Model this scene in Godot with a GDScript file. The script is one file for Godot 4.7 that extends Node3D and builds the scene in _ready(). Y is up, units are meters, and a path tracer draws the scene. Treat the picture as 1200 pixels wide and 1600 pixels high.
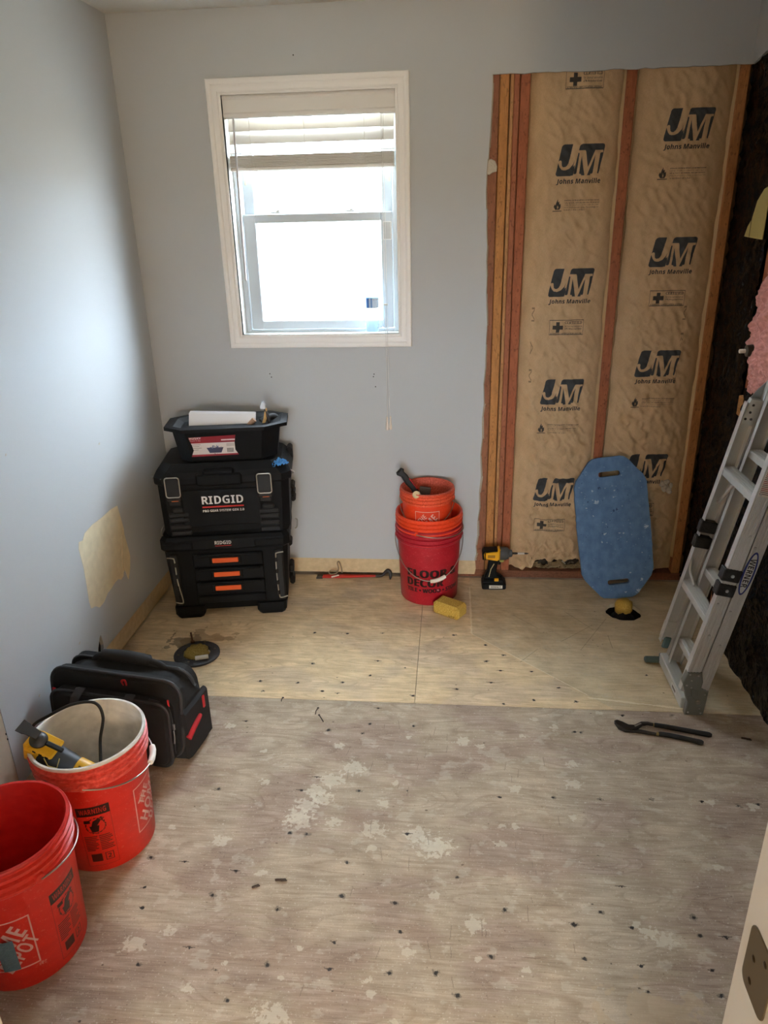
extends Node3D
# A small bathroom stripped to the plywood and studs, seen from its doorway. x runs right along the back wall, z towards the doorway, metres.

const W := 2.4236        # inner width
const H := 2.384         # ceiling height
const WIN := Rect2(0.425, 1.172, 0.685, 0.922)   # window opening (x, y, w, h)

var used := {}
var mats := {}
var fonts := {}


# ------------------------------------------------------------------ geometry
class Geo:
	var v := PackedVector3Array()
	var n := PackedVector3Array()
	var t := PackedVector2Array()
	var xf := Transform3D()

	func tr3(a: Vector3, b: Vector3, c: Vector3, na: Vector3, nb: Vector3, nc: Vector3, ua := Vector2.ZERO, ub := Vector2.ZERO, uc := Vector2.ZERO) -> void:
		var g := (b - a).cross(c - a)
		if g.length_squared() < 1e-18:
			return
		v.append(xf * a); n.append(xf.basis * na); t.append(ua)
		if g.dot(na + nb + nc) > 0.0:
			v.append(xf * c); n.append(xf.basis * nc); t.append(uc)
			v.append(xf * b); n.append(xf.basis * nb); t.append(ub)
		else:
			v.append(xf * b); n.append(xf.basis * nb); t.append(ub)
			v.append(xf * c); n.append(xf.basis * nc); t.append(uc)

	func tri(a: Vector3, b: Vector3, c: Vector3, out: Vector3) -> void:
		var g := (b - a).cross(c - a).normalized()
		if g.dot(out) < 0.0:
			g = -g
		tr3(a, b, c, g, g, g)

	func q(a: Vector3, b: Vector3, c: Vector3, d: Vector3, out: Vector3) -> void:
		tri(a, b, c, out)
		tri(a, c, d, out)

	func qu(a: Vector3, b: Vector3, c: Vector3, d: Vector3, out: Vector3, r := Rect2(0, 0, 1, 1)) -> void:   # a lower left, b lower right, c upper right, d upper left
		var g := (b - a).cross(c - a).normalized()
		if g.dot(out) < 0.0:
			g = -g
		var ua := Vector2(r.position.x, r.end.y)
		var uc := Vector2(r.end.x, r.position.y)
		tr3(a, b, c, g, g, g, ua, r.end, uc)
		tr3(a, c, d, g, g, g, ua, uc, r.position)

	func box(c: Vector3, s: Vector3, b := 0.0) -> Geo:
		var h := s / 2.0
		b = minf(b, minf(h.x, minf(h.y, h.z)) * 0.9)
		for ax in 3:
			var j := (ax + 1) % 3
			var k := (ax + 2) % 3
			for sg in [-1.0, 1.0]:
				var p: Array[Vector3] = []
				for e in [[-1, -1], [1, -1], [1, 1], [-1, 1]]:
					var w := Vector3.ZERO
					w[ax] = sg * h[ax]
					w[j] = e[0] * (h[j] - b)
					w[k] = e[1] * (h[k] - b)
					p.append(c + w)
				var o := Vector3.ZERO
				o[ax] = sg
				q(p[0], p[1], p[2], p[3], o)
			if b > 0.0:
				for sj in [-1.0, 1.0]:
					for sk in [-1.0, 1.0]:
						var a0 := Vector3.ZERO
						a0[ax] = -(h[ax] - b); a0[j] = sj * h[j]; a0[k] = sk * (h[k] - b)
						var b0 := a0
						b0[j] = sj * (h[j] - b); b0[k] = sk * h[k]
						var a1 := a0
						a1[ax] = h[ax] - b
						var b1 := b0
						b1[ax] = h[ax] - b
						var o := Vector3.ZERO
						o[j] = sj; o[k] = sk
						q(c + a0, c + a1, c + b1, c + b0, o)
		if b > 0.0:
			for sx in [-1.0, 1.0]:
				for sy in [-1.0, 1.0]:
					for sz in [-1.0, 1.0]:
						var s3 := Vector3(sx, sy, sz)
						var i := (h - Vector3(b, b, b)) * s3
						tri(c + Vector3(sx * h.x, i.y, i.z), c + Vector3(i.x, sy * h.y, i.z), c + Vector3(i.x, i.y, sz * h.z), s3)
		return self

	func lathe(pr: PackedVector2Array, seg := 48, c := Vector3.ZERO, a0 := -PI, a1 := PI) -> Geo:
		var m := pr.size()
		var sn: Array[Vector2] = []
		for i in m - 1:
			var d := (pr[i + 1] - pr[i]).normalized()
			sn.append(Vector2(d.y, -d.x))
		var lo := 1e9
		var hi := -1e9
		for p in pr:
			lo = minf(lo, p.y)
			hi = maxf(hi, p.y)
		for i in m - 1:
			var n0 := sn[i]
			var n1 := sn[i]
			if i > 0 and sn[i - 1].dot(sn[i]) > 0.8:
				n0 = (sn[i - 1] + sn[i]).normalized()
			if i < m - 2 and sn[i + 1].dot(sn[i]) > 0.8:
				n1 = (sn[i + 1] + sn[i]).normalized()
			var v0 := 1.0 - (pr[i].y - lo) / maxf(hi - lo, 1e-6)
			var v1 := 1.0 - (pr[i + 1].y - lo) / maxf(hi - lo, 1e-6)
			for s in seg:
				var u0 := float(s) / seg
				var u1 := float(s + 1) / seg
				var A := lerpf(a0, a1, u0)
				var B := lerpf(a0, a1, u1)
				var da := Vector3(sin(A), 0, cos(A))
				var db := Vector3(sin(B), 0, cos(B))
				var up := Vector3.UP
				var p00 := c + da * pr[i].x + up * pr[i].y
				var p10 := c + db * pr[i].x + up * pr[i].y
				var p01 := c + da * pr[i + 1].x + up * pr[i + 1].y
				var p11 := c + db * pr[i + 1].x + up * pr[i + 1].y
				var na0 := da * n0.x + up * n0.y
				var nb0 := db * n0.x + up * n0.y
				var na1 := da * n1.x + up * n1.y
				var nb1 := db * n1.x + up * n1.y
				tr3(p00, p10, p11, na0, nb0, nb1, Vector2(u0, v0), Vector2(u1, v0), Vector2(u1, v1))
				tr3(p00, p11, p01, na0, nb1, na1, Vector2(u0, v0), Vector2(u1, v1), Vector2(u0, v1))
		return self

	func tube(pts: Array, r, seg := 8, cap := true) -> Geo:
		var m := pts.size()
		var side := Vector3.ZERO
		var rings: Array = []
		var dirs: Array = []
		for i in m:
			var p: Vector3 = pts[i]
			var d: Vector3 = (pts[mini(i + 1, m - 1)] - pts[maxi(i - 1, 0)]).normalized()
			if i == 0:
				side = d.cross(Vector3.UP if absf(d.y) < 0.9 else Vector3.RIGHT).normalized()
			else:
				side = (side - d * side.dot(d)).normalized()
			var oth := d.cross(side)
			var rr: float = r[i] if r is Array else r
			var ring := PackedVector3Array()
			for k in seg + 1:
				var a := TAU * k / seg
				var o := side * cos(a) + oth * sin(a)
				ring.append(p + o * rr)
				ring.append(o)
			rings.append(ring)
			dirs.append(d)
		for i in m - 1:
			var A: PackedVector3Array = rings[i]
			var B: PackedVector3Array = rings[i + 1]
			for k in seg:
				tr3(A[2 * k], A[2 * k + 2], B[2 * k + 2], A[2 * k + 1], A[2 * k + 3], B[2 * k + 3])
				tr3(A[2 * k], B[2 * k + 2], B[2 * k], A[2 * k + 1], B[2 * k + 3], B[2 * k + 1])
		if cap:
			for e in [0, m - 1]:
				var A: PackedVector3Array = rings[e]
				var o: Vector3 = dirs[e] * (-1.0 if e == 0 else 1.0)
				for k in seg:
					tri(pts[e], A[2 * k], A[2 * k + 2], o)
		return self

	func extrude(poly: PackedVector2Array, z0: float, z1: float, b := 0.0) -> Geo:
		var area := 0.0
		var m := poly.size()
		for i in m:
			area += poly[i].cross(poly[(i + 1) % m])
		if area < 0.0:
			poly.reverse()
		var ins := PackedVector2Array()
		for i in m:
			var d0 := (poly[i] - poly[(i + m - 1) % m]).normalized()
			var d1 := (poly[(i + 1) % m] - poly[i]).normalized()
			var n0 := Vector2(-d0.y, d0.x)
			var n1 := Vector2(-d1.y, d1.x)
			var k := (n0 + n1)
			k = k / maxf(k.length_squared() / 2.0, 0.3)
			ins.append(poly[i] + k * b)
		var idx := Geometry2D.triangulate_polygon(ins)
		for i in range(0, idx.size(), 3):
			var a := ins[idx[i]]
			var bb := ins[idx[i + 1]]
			var c := ins[idx[i + 2]]
			tri(Vector3(a.x, a.y, z1), Vector3(bb.x, bb.y, z1), Vector3(c.x, c.y, z1), Vector3.BACK)
			tri(Vector3(a.x, a.y, z0), Vector3(bb.x, bb.y, z0), Vector3(c.x, c.y, z0), Vector3.FORWARD)
		for i in m:
			var a := poly[i]
			var c := poly[(i + 1) % m]
			var d := c - a
			var o := Vector3(d.y, -d.x, 0)
			q(Vector3(a.x, a.y, z0 + b), Vector3(c.x, c.y, z0 + b), Vector3(c.x, c.y, z1 - b), Vector3(a.x, a.y, z1 - b), o)
			if b > 0.0:
				var ai := ins[i]
				var ci := ins[(i + 1) % m]
				q(Vector3(a.x, a.y, z1 - b), Vector3(c.x, c.y, z1 - b), Vector3(ci.x, ci.y, z1), Vector3(ai.x, ai.y, z1), o + Vector3.BACK * 0.1 * o.length())
				q(Vector3(a.x, a.y, z0 + b), Vector3(c.x, c.y, z0 + b), Vector3(ci.x, ci.y, z0), Vector3(ai.x, ai.y, z0), o + Vector3.FORWARD * 0.1 * o.length())
		return self

	func grid(nu: int, nv: int, f: Callable, flip := false) -> Geo:
		var p: Array[Vector3] = []
		for j in nv + 1:
			for i in nu + 1:
				p.append(f.call(float(i) / nu, float(j) / nv))
		var nn: Array[Vector3] = []
		var w := nu + 1
		for j in nv + 1:
			for i in nu + 1:
				var du := p[j * w + mini(i + 1, nu)] - p[j * w + maxi(i - 1, 0)]
				var dv := p[mini(j + 1, nv) * w + i] - p[maxi(j - 1, 0) * w + i]
				var g := du.cross(dv)
				if g.length_squared() < 1e-16:
					g = Vector3.UP * 1e-6
				nn.append(g.normalized() * (-1.0 if flip else 1.0))
		for j in nv:
			for i in nu:
				var a := j * w + i
				var ua := Vector2(float(i) / nu, 1.0 - float(j) / nv)
				var uc := Vector2(float(i + 1) / nu, 1.0 - float(j + 1) / nv)
				tr3(p[a], p[a + 1], p[a + w + 1], nn[a], nn[a + 1], nn[a + w + 1], ua, Vector2(uc.x, ua.y), uc)
				tr3(p[a], p[a + w + 1], p[a + w], nn[a], nn[a + w + 1], nn[a + w], ua, uc, Vector2(ua.x, uc.y))
		return self

	# a closed tube-like skin through rings of equal length (each ring a closed loop of points)
	func loft(rings: Array, caps := true, smooth := false) -> Geo:
		var mid := Vector3.ZERO
		var cnt := 0
		for r in rings:
			for p in r:
				mid += p
				cnt += 1
		for i in rings.size() - 1:
			var A: Array = rings[i]
			var B: Array = rings[i + 1]
			var ca := Vector3.ZERO
			for p in A:
				ca += p / A.size()
			var m := A.size()
			for k in m:
				var k1 := (k + 1) % m
				if smooth:
					var km := (k + m - 1) % m
					var k2 := (k + 2) % m
					var na: Vector3 = (A[k1] - A[km]).cross(B[k] - A[k]).normalized()
					var nb: Vector3 = (A[k2] - A[k]).cross(B[k1] - A[k1]).normalized()
					if na.dot(A[k] - ca) < 0.0:
						na = -na
					if nb.dot(A[k1] - ca) < 0.0:
						nb = -nb
					tr3(A[k], A[k1], B[k1], na, nb, nb)
					tr3(A[k], B[k1], B[k], na, nb, na)
				else:
					q(A[k], A[k1], B[k1], B[k], (A[k] + A[k1]) / 2.0 - ca)
		if caps:
			for e in [0, rings.size() - 1]:
				var A: Array = rings[e]
				var c := Vector3.ZERO
				for p in A:
					c += p / A.size()
				var o: Vector3 = c - mid / cnt
				for k in A.size():
					tri(c, A[k], A[(k + 1) % A.size()], o)
		return self

	func add(g: Geo, at := Transform3D()) -> Geo:
		for i in g.v.size():
			v.append(xf * (at * g.v[i]))
			n.append(xf.basis * (at.basis * g.n[i]))
			t.append(g.t[i])
		return self

	func mesh() -> ArrayMesh:
		var a := []
		a.resize(Mesh.ARRAY_MAX)
		a[Mesh.ARRAY_VERTEX] = v
		a[Mesh.ARRAY_NORMAL] = n
		a[Mesh.ARRAY_TEX_UV] = t
		var m := ArrayMesh.new()
		m.add_surface_from_arrays(Mesh.PRIMITIVE_TRIANGLES, a)
		return m


func ellipsoid(c: Vector3, r: Vector3, nu := 20, nv := 12) -> Geo:
	var g := Geo.new()
	for j in nv:
		for i in nu:
			var P: Array[Vector3] = []
			var N: Array[Vector3] = []
			for e in [[0, 0], [1, 0], [1, 1], [0, 1]]:
				var a: float = TAU * (i + e[0]) / nu
				var b: float = PI * (j + e[1]) / nv - PI / 2
				var d := Vector3(cos(b) * cos(a), sin(b), cos(b) * sin(a))
				P.append(c + d * r)
				N.append((d / r).normalized())
			g.tr3(P[0], P[1], P[2], N[0], N[1], N[2])
			g.tr3(P[0], P[2], P[3], N[0], N[2], N[3])
	return g


func rrect(c: Vector2, s: Vector2, r: float, k := 5) -> PackedVector2Array:
	var o := PackedVector2Array()
	for i in 4:
		var cc: Vector2 = c + (s / 2 - Vector2(r, r)) * Vector2([1, -1, -1, 1][i], [1, 1, -1, -1][i])
		for j in k + 1:
			var a := PI / 2 * (i + float(j) / k)
			o.append(cc + Vector2(cos(a), sin(a)) * r)
	return o


func spline(pts: Array, k := 8) -> Array:
	var o := []
	for i in pts.size() - 1:
		var p0: Vector3 = pts[maxi(i - 1, 0)]
		var p1: Vector3 = pts[i]
		var p2: Vector3 = pts[i + 1]
		var p3: Vector3 = pts[mini(i + 2, pts.size() - 1)]
		for j in k:
			o.append(p1.cubic_interpolate(p2, p0, p3, float(j) / k))
	o.append(pts[-1])
	return o


# ------------------------------------------------------------------ naming
func numbered(called: String) -> String:
	used[called] = used.get(called, -1) + 1
	return called if used[called] == 0 else "%s_%03d" % [called, used[called]]


func obj(called: String, g: Geo, m: Material, parent: Node = null, at := Transform3D()) -> MeshInstance3D:
	var o := MeshInstance3D.new()
	o.mesh = g.mesh()
	o.mesh.surface_set_material(0, m)
	o.transform = at
	if parent == null:
		o.name = numbered(called)
		add_child(o)
	else:
		o.name = called
		parent.add_child(o, true)
	return o


func tag(o: Node, label: String, category: String, group := "") -> void:
	o.set_meta("label", label)
	o.set_meta("category", category)
	if group:
		o.set_meta("group", group)


func thing(called: String, label: String, category: String, at := Vector3.ZERO, turn := 0.0) -> Node3D:
	var o := Node3D.new()
	o.name = numbered(called)
	add_child(o)
	o.position = at
	o.rotation.y = turn
	tag(o, label, category)
	return o


func struct(called: String, label := "") -> Node3D:
	var o := Node3D.new()
	o.name = called
	add_child(o)
	o.set_meta("kind", "structure")
	if label:
		o.set_meta("label", label)
	return o


# ------------------------------------------------------------------ materials
func rgb(r: int, g: int, b: int) -> Color:
	return Color8(r, g, b)


func mat(c: Color, rough := 0.7, metal := 0.0, nm: Texture2D = null, ns := 1.0, sc := 4.0) -> StandardMaterial3D:
	var key := [c, rough, metal, nm, ns, sc]
	if mats.has(key):
		return mats[key]
	var m := StandardMaterial3D.new()
	m.albedo_color = c
	m.roughness = rough
	m.metallic = metal
	if nm:
		m.normal_enabled = true
		m.normal_texture = nm
		m.normal_scale = ns
		m.uv1_triplanar = true
		m.uv1_scale = Vector3(sc, sc, sc)
	mats[key] = m
	return m


func tmat(tex: Texture2D, rough := 0.8, tri := Vector3.ZERO, c := Color.WHITE, metal := 0.0) -> StandardMaterial3D:
	var m := StandardMaterial3D.new()
	m.albedo_texture = tex
	m.albedo_color = c
	m.roughness = rough
	m.metallic = metal
	if tri != Vector3.ZERO:
		m.uv1_triplanar = true
		m.uv1_scale = tri
	return m


func noise(f: float, oct := 3, s := 1, type := FastNoiseLite.TYPE_SIMPLEX_SMOOTH) -> FastNoiseLite:
	var k := FastNoiseLite.new()
	k.noise_type = type
	k.seed = s
	k.frequency = f
	k.fractal_type = FastNoiseLite.FRACTAL_FBM if oct > 1 else FastNoiseLite.FRACTAL_NONE
	k.fractal_octaves = oct
	return k


func bump_tex(k: FastNoiseLite, size := 256, depth := 4.0) -> ImageTexture:
	var im := k.get_seamless_image(size, size)
	im.convert(Image.FORMAT_RF)
	im.bump_map_to_normal_map(depth)
	return ImageTexture.create_from_image(im)


# ------------------------------------------------------------------ drawing flat print into an image
class Pix:
	var w: int
	var h: int
	var d := PackedByteArray()

	func _init(ww: int, hh: int) -> void:
		w = ww
		h = hh
		d.resize(w * h * 3)

	func fill(c: Color) -> void:
		for i in w * h:
			d[i * 3] = c.r8; d[i * 3 + 1] = c.g8; d[i * 3 + 2] = c.b8

	func put(x: int, y: int, c: Color, a: float) -> void:
		if x < 0 or y < 0 or x >= w or y >= h:
			return
		var i := (y * w + x) * 3
		d[i] = int(lerpf(d[i], c.r8, a)); d[i + 1] = int(lerpf(d[i + 1], c.g8, a)); d[i + 2] = int(lerpf(d[i + 2], c.b8, a))

	func tri(a: Vector2, b: Vector2, c: Vector2, col: Color, al := 1.0) -> void:
		var ar := (b - a).cross(c - a)
		if absf(ar) < 1e-4:
			return
		for y in range(maxi(0, int(minf(a.y, minf(b.y, c.y)))), mini(h - 1, int(maxf(a.y, maxf(b.y, c.y)))) + 1):
			for x in range(maxi(0, int(minf(a.x, minf(b.x, c.x)))), mini(w - 1, int(maxf(a.x, maxf(b.x, c.x)))) + 1):
				var p := Vector2(x + 0.5, y + 0.5)
				var u := (b - a).cross(p - a) / ar
				var v := (c - b).cross(p - b) / ar
				var s := (a - c).cross(p - c) / ar
				if u >= 0.0 and v >= 0.0 and s >= 0.0:
					put(x, y, col, al)

	func poly(pts: PackedVector2Array, col: Color, al := 1.0) -> void:
		var idx := Geometry2D.triangulate_polygon(pts)
		for i in range(0, idx.size(), 3):
			tri(pts[idx[i]], pts[idx[i + 1]], pts[idx[i + 2]], col, al)

	func rect(x: float, y: float, ww: float, hh: float, col: Color, al := 1.0) -> void:
		for j in range(int(y), int(y + hh)):
			for i in range(int(x), int(x + ww)):
				put(i, j, col, al)

	func frame(x: float, y: float, ww: float, hh: float, b: float, col: Color, al := 1.0) -> void:
		rect(x, y, ww, b, col, al); rect(x, y + hh - b, ww, b, col, al)
		rect(x, y + b, b, hh - 2 * b, col, al); rect(x + ww - b, y + b, b, hh - 2 * b, col, al)

	func blot(x: float, y: float, r: float, col: Color, k: FastNoiseLite, al := 0.8, squash := 1.0) -> void:   # a ragged patch
		for j in range(int(y - r * 1.5), int(y + r * 1.5) + 1):
			for i in range(int(x - r * 1.5), int(x + r * 1.5) + 1):
				var e := Vector2((i - x) / r, (j - y) / (r * squash)).length()
				if e + k.get_noise_2d(i, j) * 1.1 < 0.75:
					put(i, j, col, al)

	func tex() -> ImageTexture:
		return ImageTexture.create_from_image(Image.create_from_data(w, h, false, Image.FORMAT_RGB8, d))


func font(called: String) -> SystemFont:
	if not fonts.has(called):
		var f := SystemFont.new()
		f.font_names = PackedStringArray([called.replace(" Bold", "")])
		f.font_weight = 700 if called.ends_with("Bold") else 400
		fonts[called] = f
	return fonts[called]


func text_faces(s: String, face: String) -> PackedVector3Array:   # triangles of a line of text in a box one unit wide and centred
	var tm := TextMesh.new()
	tm.text = s
	tm.font = font(face)
	tm.font_size = 96
	tm.pixel_size = 0.01
	tm.depth = 0.0
	tm.curve_step = 1.5
	var a := tm.get_mesh_arrays()
	var p: PackedVector3Array = a[Mesh.ARRAY_VERTEX]
	var idx = a[Mesh.ARRAY_INDEX]
	var o := PackedVector3Array()
	if idx != null and idx.size() > 0:
		for i in idx:
			o.append(p[i])
	else:
		o = p
	var box := AABB(o[0], Vector3.ZERO)
	for q in o:
		box = box.expand(q)
	var c := box.get_center()
	for i in o.size():
		o[i] = Vector3((o[i].x - c.x) / box.size.x, (o[i].y - c.y) / box.size.y, 0.0)
	return o


func ink(px: Pix, s: String, face: String, x: float, y: float, w: float, h: float, col: Color, turn := 0.0, shear := 0.0, al := 1.0) -> void:
	var f := text_faces(s, face)
	for i in range(0, f.size(), 3):
		var p: Array[Vector2] = []
		for k in 3:
			var q := Vector2(f[i + k].x * w + f[i + k].y * h * shear, -f[i + k].y * h)
			p.append(q.rotated(turn) + Vector2(x, y))
		px.tri(p[0], p[1], p[2], col, al)


func letters(called: String, s: String, face: String, size: Vector2, m: Material, parent: Node, at: Transform3D, shear := 0.0) -> MeshInstance3D:   # raised lettering, 0.6 mm thick, on a flat face
	var f := text_faces(s, face)
	var g := Geo.new()
	for i in range(0, f.size(), 3):
		var a := Vector3(f[i].x * size.x + f[i].y * size.y * shear, f[i].y * size.y, 0.0006)
		var b := Vector3(f[i + 1].x * size.x + f[i + 1].y * size.y * shear, f[i + 1].y * size.y, 0.0006)
		var c := Vector3(f[i + 2].x * size.x + f[i + 2].y * size.y * shear, f[i + 2].y * size.y, 0.0006)
		g.tri(a, b, c, Vector3.BACK)
	return obj(called, g, m, parent, at)


# ------------------------------------------------------------------ textures
func floor_texture() -> ImageTexture:
	var w := 1440
	var h := 1422
	var sx := 2.43 / w
	var px := Pix.new(w, h)
	var d := px.d
	var low := noise(1.0, 2, 3)
	var fib := noise(1.0, 2, 5)
	var med := noise(1.0, 2, 8)
	var pat := noise(1.0, 3, 11)
	var wear := noise(1.0, 4, 21)
	var dots := noise(1.0, 2, 31)
	var grainy := noise(1.0, 1, 77)
	var knots := [83, 190, 86, 198, 84, 211, 181, 154, 177, 167, 186, 178, 178, 192, 185, 203, 84, 132, 77, 112, 84, 152, 124, 148, 180, 108, 192, 121]
	for j in h:
		var z := j * sx
		var near := z > 1.003
		for i in w:
			var x := i * sx
			var shower := not near and x > 1.436 and z < 0.515 + 0.98 * (x - 1.436)
			var t := low.get_noise_2d(x * 0.9, z * (4.2 if near else 6.0)) * (5.0 if near else 6.5)
			if near:
				for k in range(0, 28, 2):
					var dx: float = (x - knots[k] * 0.01) / 0.085
					var dz: float = (z - knots[k + 1] * 0.01) / 0.04
					var e := dx * dx + dz * dz
					if e < 6.0:
						t += 2.6 * exp(-e)
			var f := t - floorf(t)
			var ring := smoothstep(0.55, 0.96, f) * (1.0 - smoothstep(0.965, 1.0, f))
			var fine := fib.get_noise_2d(x * 9.0, z * 330.0)
			var mid := med.get_noise_2d(x * 4.0, z * 45.0)
			var pch := pat.get_noise_2d(x * 2.2, z * 3.2)
			var r: float
			var g: float
			var b: float
			if near:
				r = 178.0; g = 160.0; b = 136.0
				var pp := smoothstep(-0.15, 0.35, pch + mid * 0.25)
				r -= 15.0 * pp; g -= 18.0 * pp; b -= 13.0 * pp
			elif shower:
				r = 214.0; g = 193.0; b = 156.0
				ring *= 0.25
				mid *= 0.5
				var pp := smoothstep(-0.2, 0.4, pch)
				r -= 10.0 * pp; g -= 12.0 * pp; b -= 14.0 * pp
			else:
				r = 226.0; g = 200.0; b = 158.0
				var pp := smoothstep(-0.1, 0.4, pch)
				r -= 14.0 * pp; g -= 12.0 * pp; b -= 4.0 * pp
			var wn := wear.get_noise_2d(x * 11.0, z * 15.0)
			var dk := -ring * (9.0 if near else 10.0) * (0.6 + 1.4 * smoothstep(-0.2, 0.5, mid)) + fine * 17.0 + mid * 15.0 + wear.get_noise_2d(x * 7.0 + 80.0, z * 9.0) * 16.0 + grainy.get_noise_2d(i * 0.9, j * 0.9) * 7.0
			r += dk; g += dk; b += dk * 0.95
			# smears of dried joint compound and thinset, mostly on the nearer sheet
			if near or shower:
				var m := smoothstep(0.36, 0.46, wn + pat.get_noise_2d(x * 3.0 + 40.0, z * 3.0) * 0.3 + fine * 0.12) * (0.34 if near else 0.2)
				r = lerpf(r, 206.0, m); g = lerpf(g, 196.0, m); b = lerpf(b, 176.0, m)
			var sp := dots.get_noise_2d(i * 0.21, j * 0.21)
			if sp > 0.68 - (0.05 if near else 0.0):
				r = lerpf(r, 222.0, 0.6); g = lerpf(g, 214.0, 0.6); b = lerpf(b, 196.0, 0.6)
			elif sp < -0.72:
				r -= 42.0; g -= 42.0; b -= 38.0
			var o := (j * w + i) * 3
			d[o] = clampi(int(r), 0, 255); d[o + 1] = clampi(int(g), 0, 255); d[o + 2] = clampi(int(b), 0, 255)
	px.d = d
	var rag := noise(0.075, 5, 5)
	rag.fractal_gain = 0.62
	var rag2 := noise(0.022, 3, 9)
	var splats := [98, 125, 21, 104, 135, 45, 98, 141, 44, 94, 146, 44, 92, 152, 43, 90, 156, 42, 77, 143, 20, 73, 129, 13, 118, 141, 16, 115, 150, 23, 121, 119, 13, 58, 117, 23, 70, 167, 29, 54, 163, 15, 91, 158, 47, 96, 149, 39, 101, 158, 26, 113, 160, 41, 113, 167, 18, 125, 161, 40, 132, 165, 45, 84, 177, 17, 65, 196, 19, 58, 200, 35, 125, 197, 22, 82, 203, 12, 75, 210, 15, 117, 208, 15, 96, 215, 43, 123, 214, 11, 116, 205, 13, 99, 198, 11, 96, 206, 9, 149, 163, 18, 155, 141, 22, 173, 138, 31, 212, 143, 17, 224, 144, 22, 130, 165, 54, 141, 189, 32, 184, 188, 25, 187, 190, 31, 181, 186, 16, 153, 200, 13, 142, 198, 14, 171, 152, 15, 207, 167, 15, 150, 156, 15, 154, 156, 15, 131, 181, 17, 171, 111, 22, 159, 116, 13, 139, 120, 30, 145, 122, 17, 174, 129, 24, 187, 102, 18, 164, 107, 18]
	for k in range(0, splats.size(), 3):
		px.blot(splats[k] * 0.01 / sx, splats[k + 1] * 0.01 / sx, splats[k + 2] * 0.001 / sx, rgb(214, 205, 184), rag, 0.62, 0.8)
	px.blot(1.80 / sx, 2.09 / sx, 0.13 / sx, rgb(186, 163, 132), rag2, 0.6, 0.6)
	px.blot(0.23 / sx, 0.64 / sx, 0.09 / sx, rgb(70, 60, 50), rag2, 0.4, 0.7)
	px.blot(0.30 / sx, 0.60 / sx, 0.12 / sx, rgb(120, 92, 62), rag2, 0.35, 0.5)
	var nails := [77, 54, 91, 54, 106, 53, 80, 77, 106, 74, 117, 78, 62, 90, 77, 90, 93, 96, 94, 89, 65, 96, 87, 95, 121, 96, 63, 114, 107, 113, 109, 104, 122, 113, 105, 118, 93, 117, 93, 140, 89, 146, 107, 145, 122, 144, 63, 147, 137, 91, 104, 84, 149, 60, 156, 67, 149, 72, 154, 78, 166, 78, 150, 86, 175, 88, 180, 96, 165, 96, 154, 99, 137, 91, 179, 113, 177, 113, 209, 78, 136, 53, 212, 102, 195, 103, 62, 175, 52, 174, 77, 177, 73, 185, 54, 184, 56, 190, 61, 205, 80, 205, 92, 203, 107, 203, 107, 196, 107, 183, 107, 172, 121, 184, 123, 192, 121, 203, 91, 188, 89, 163, 94, 163, 123, 161, 85, 212, 132, 202, 72, 200, 150, 145, 166, 144, 180, 144, 195, 143, 210, 143, 220, 144, 226, 143, 180, 175, 173, 183, 166, 187, 180, 187, 196, 183, 196, 188, 202, 188, 180, 197, 196, 197, 180, 203, 196, 203, 167, 196, 145, 197, 137, 207, 137, 175, 149, 184]
	var rng := RandomNumberGenerator.new()
	rng.seed = 4
	for k in range(0, nails.size(), 2):
		var cx: float = nails[k] * 0.01 / sx
		var cz: float = nails[k + 1] * 0.01 / sx
		if rng.randf() < 0.35:   # a split along the grain
			var l := rng.randf_range(8, 20)
			for i in int(l):
				var fade := 1.0 - absf(i - l / 2) / (l / 2)
				for e in int(1 + fade * 2):
					px.put(int(cx - l / 2 + i), int(cz + e - 1 + sin(i * 0.5) * 0.6), rgb(46, 36, 26), 0.75)
		else:
			px.blot(cx, cz, rng.randf_range(5, 8), rgb(92, 84, 72), rag, 0.5, 0.7)
		px.blot(cx, cz, rng.randf_range(2.4, 3.6), rgb(26, 22, 18), rag, 0.9)
	for k in 260:   # odd specks, dents and staple holes
		var p := Vector2(rng.randf_range(0.02, 2.4), rng.randf_range(0.1, 2.2)) / sx
		var c: Color = [rgb(60, 50, 40), rgb(84, 70, 54), rgb(120, 104, 84), rgb(226, 218, 200)][k % 4]
		px.blot(p.x, p.y, rng.randf_range(1.0, 2.4), c, rag, 0.7, 0.6)
	for k in 34:   # long scuffs along the grain
		var p := Vector2(rng.randf_range(0.1, 2.2), rng.randf_range(0.15, 2.15)) / sx
		var l := rng.randf_range(30, 150)
		for i in int(l):
			var yy := p.y + 2.5 * sin(i * 0.03 + k)
			px.put(int(p.x + i), int(yy), rgb(96, 80, 64), 0.35 * (1.0 - absf(i - l / 2) / (l / 2)))
	for k in 46:   # trowel and saw scratches
		var p := Vector2(rng.randf_range(1.0, 1.7) / sx, rng.randf_range(1.1, 2.2) / sx)
		var dirn := Vector2(rng.randf_range(-0.25, 0.25), 1.0).normalized()
		for i in int(rng.randf_range(8, 30)):
			px.put(int(p.x + dirn.x * i), int(p.y + dirn.y * i), rgb(106, 92, 78), 0.5)
	for e in [[2.02, 0.36, 1.87, 0.62], [1.95, 0.42, 1.8, 0.56], [1.62, 0.35, 1.72, 0.46], [1.7, 0.62, 1.62, 0.72], [1.85, 0.31, 1.95, 0.46], [2.0, 0.5, 2.0, 0.6]]:
		var A := Vector2(e[0], e[1]) / sx
		var B := Vector2(e[2], e[3]) / sx
		for i in int(A.distance_to(B)):
			var p := A.move_toward(B, i)
			px.put(int(p.x), int(p.y), rgb(120, 100, 76), 0.6)
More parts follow.
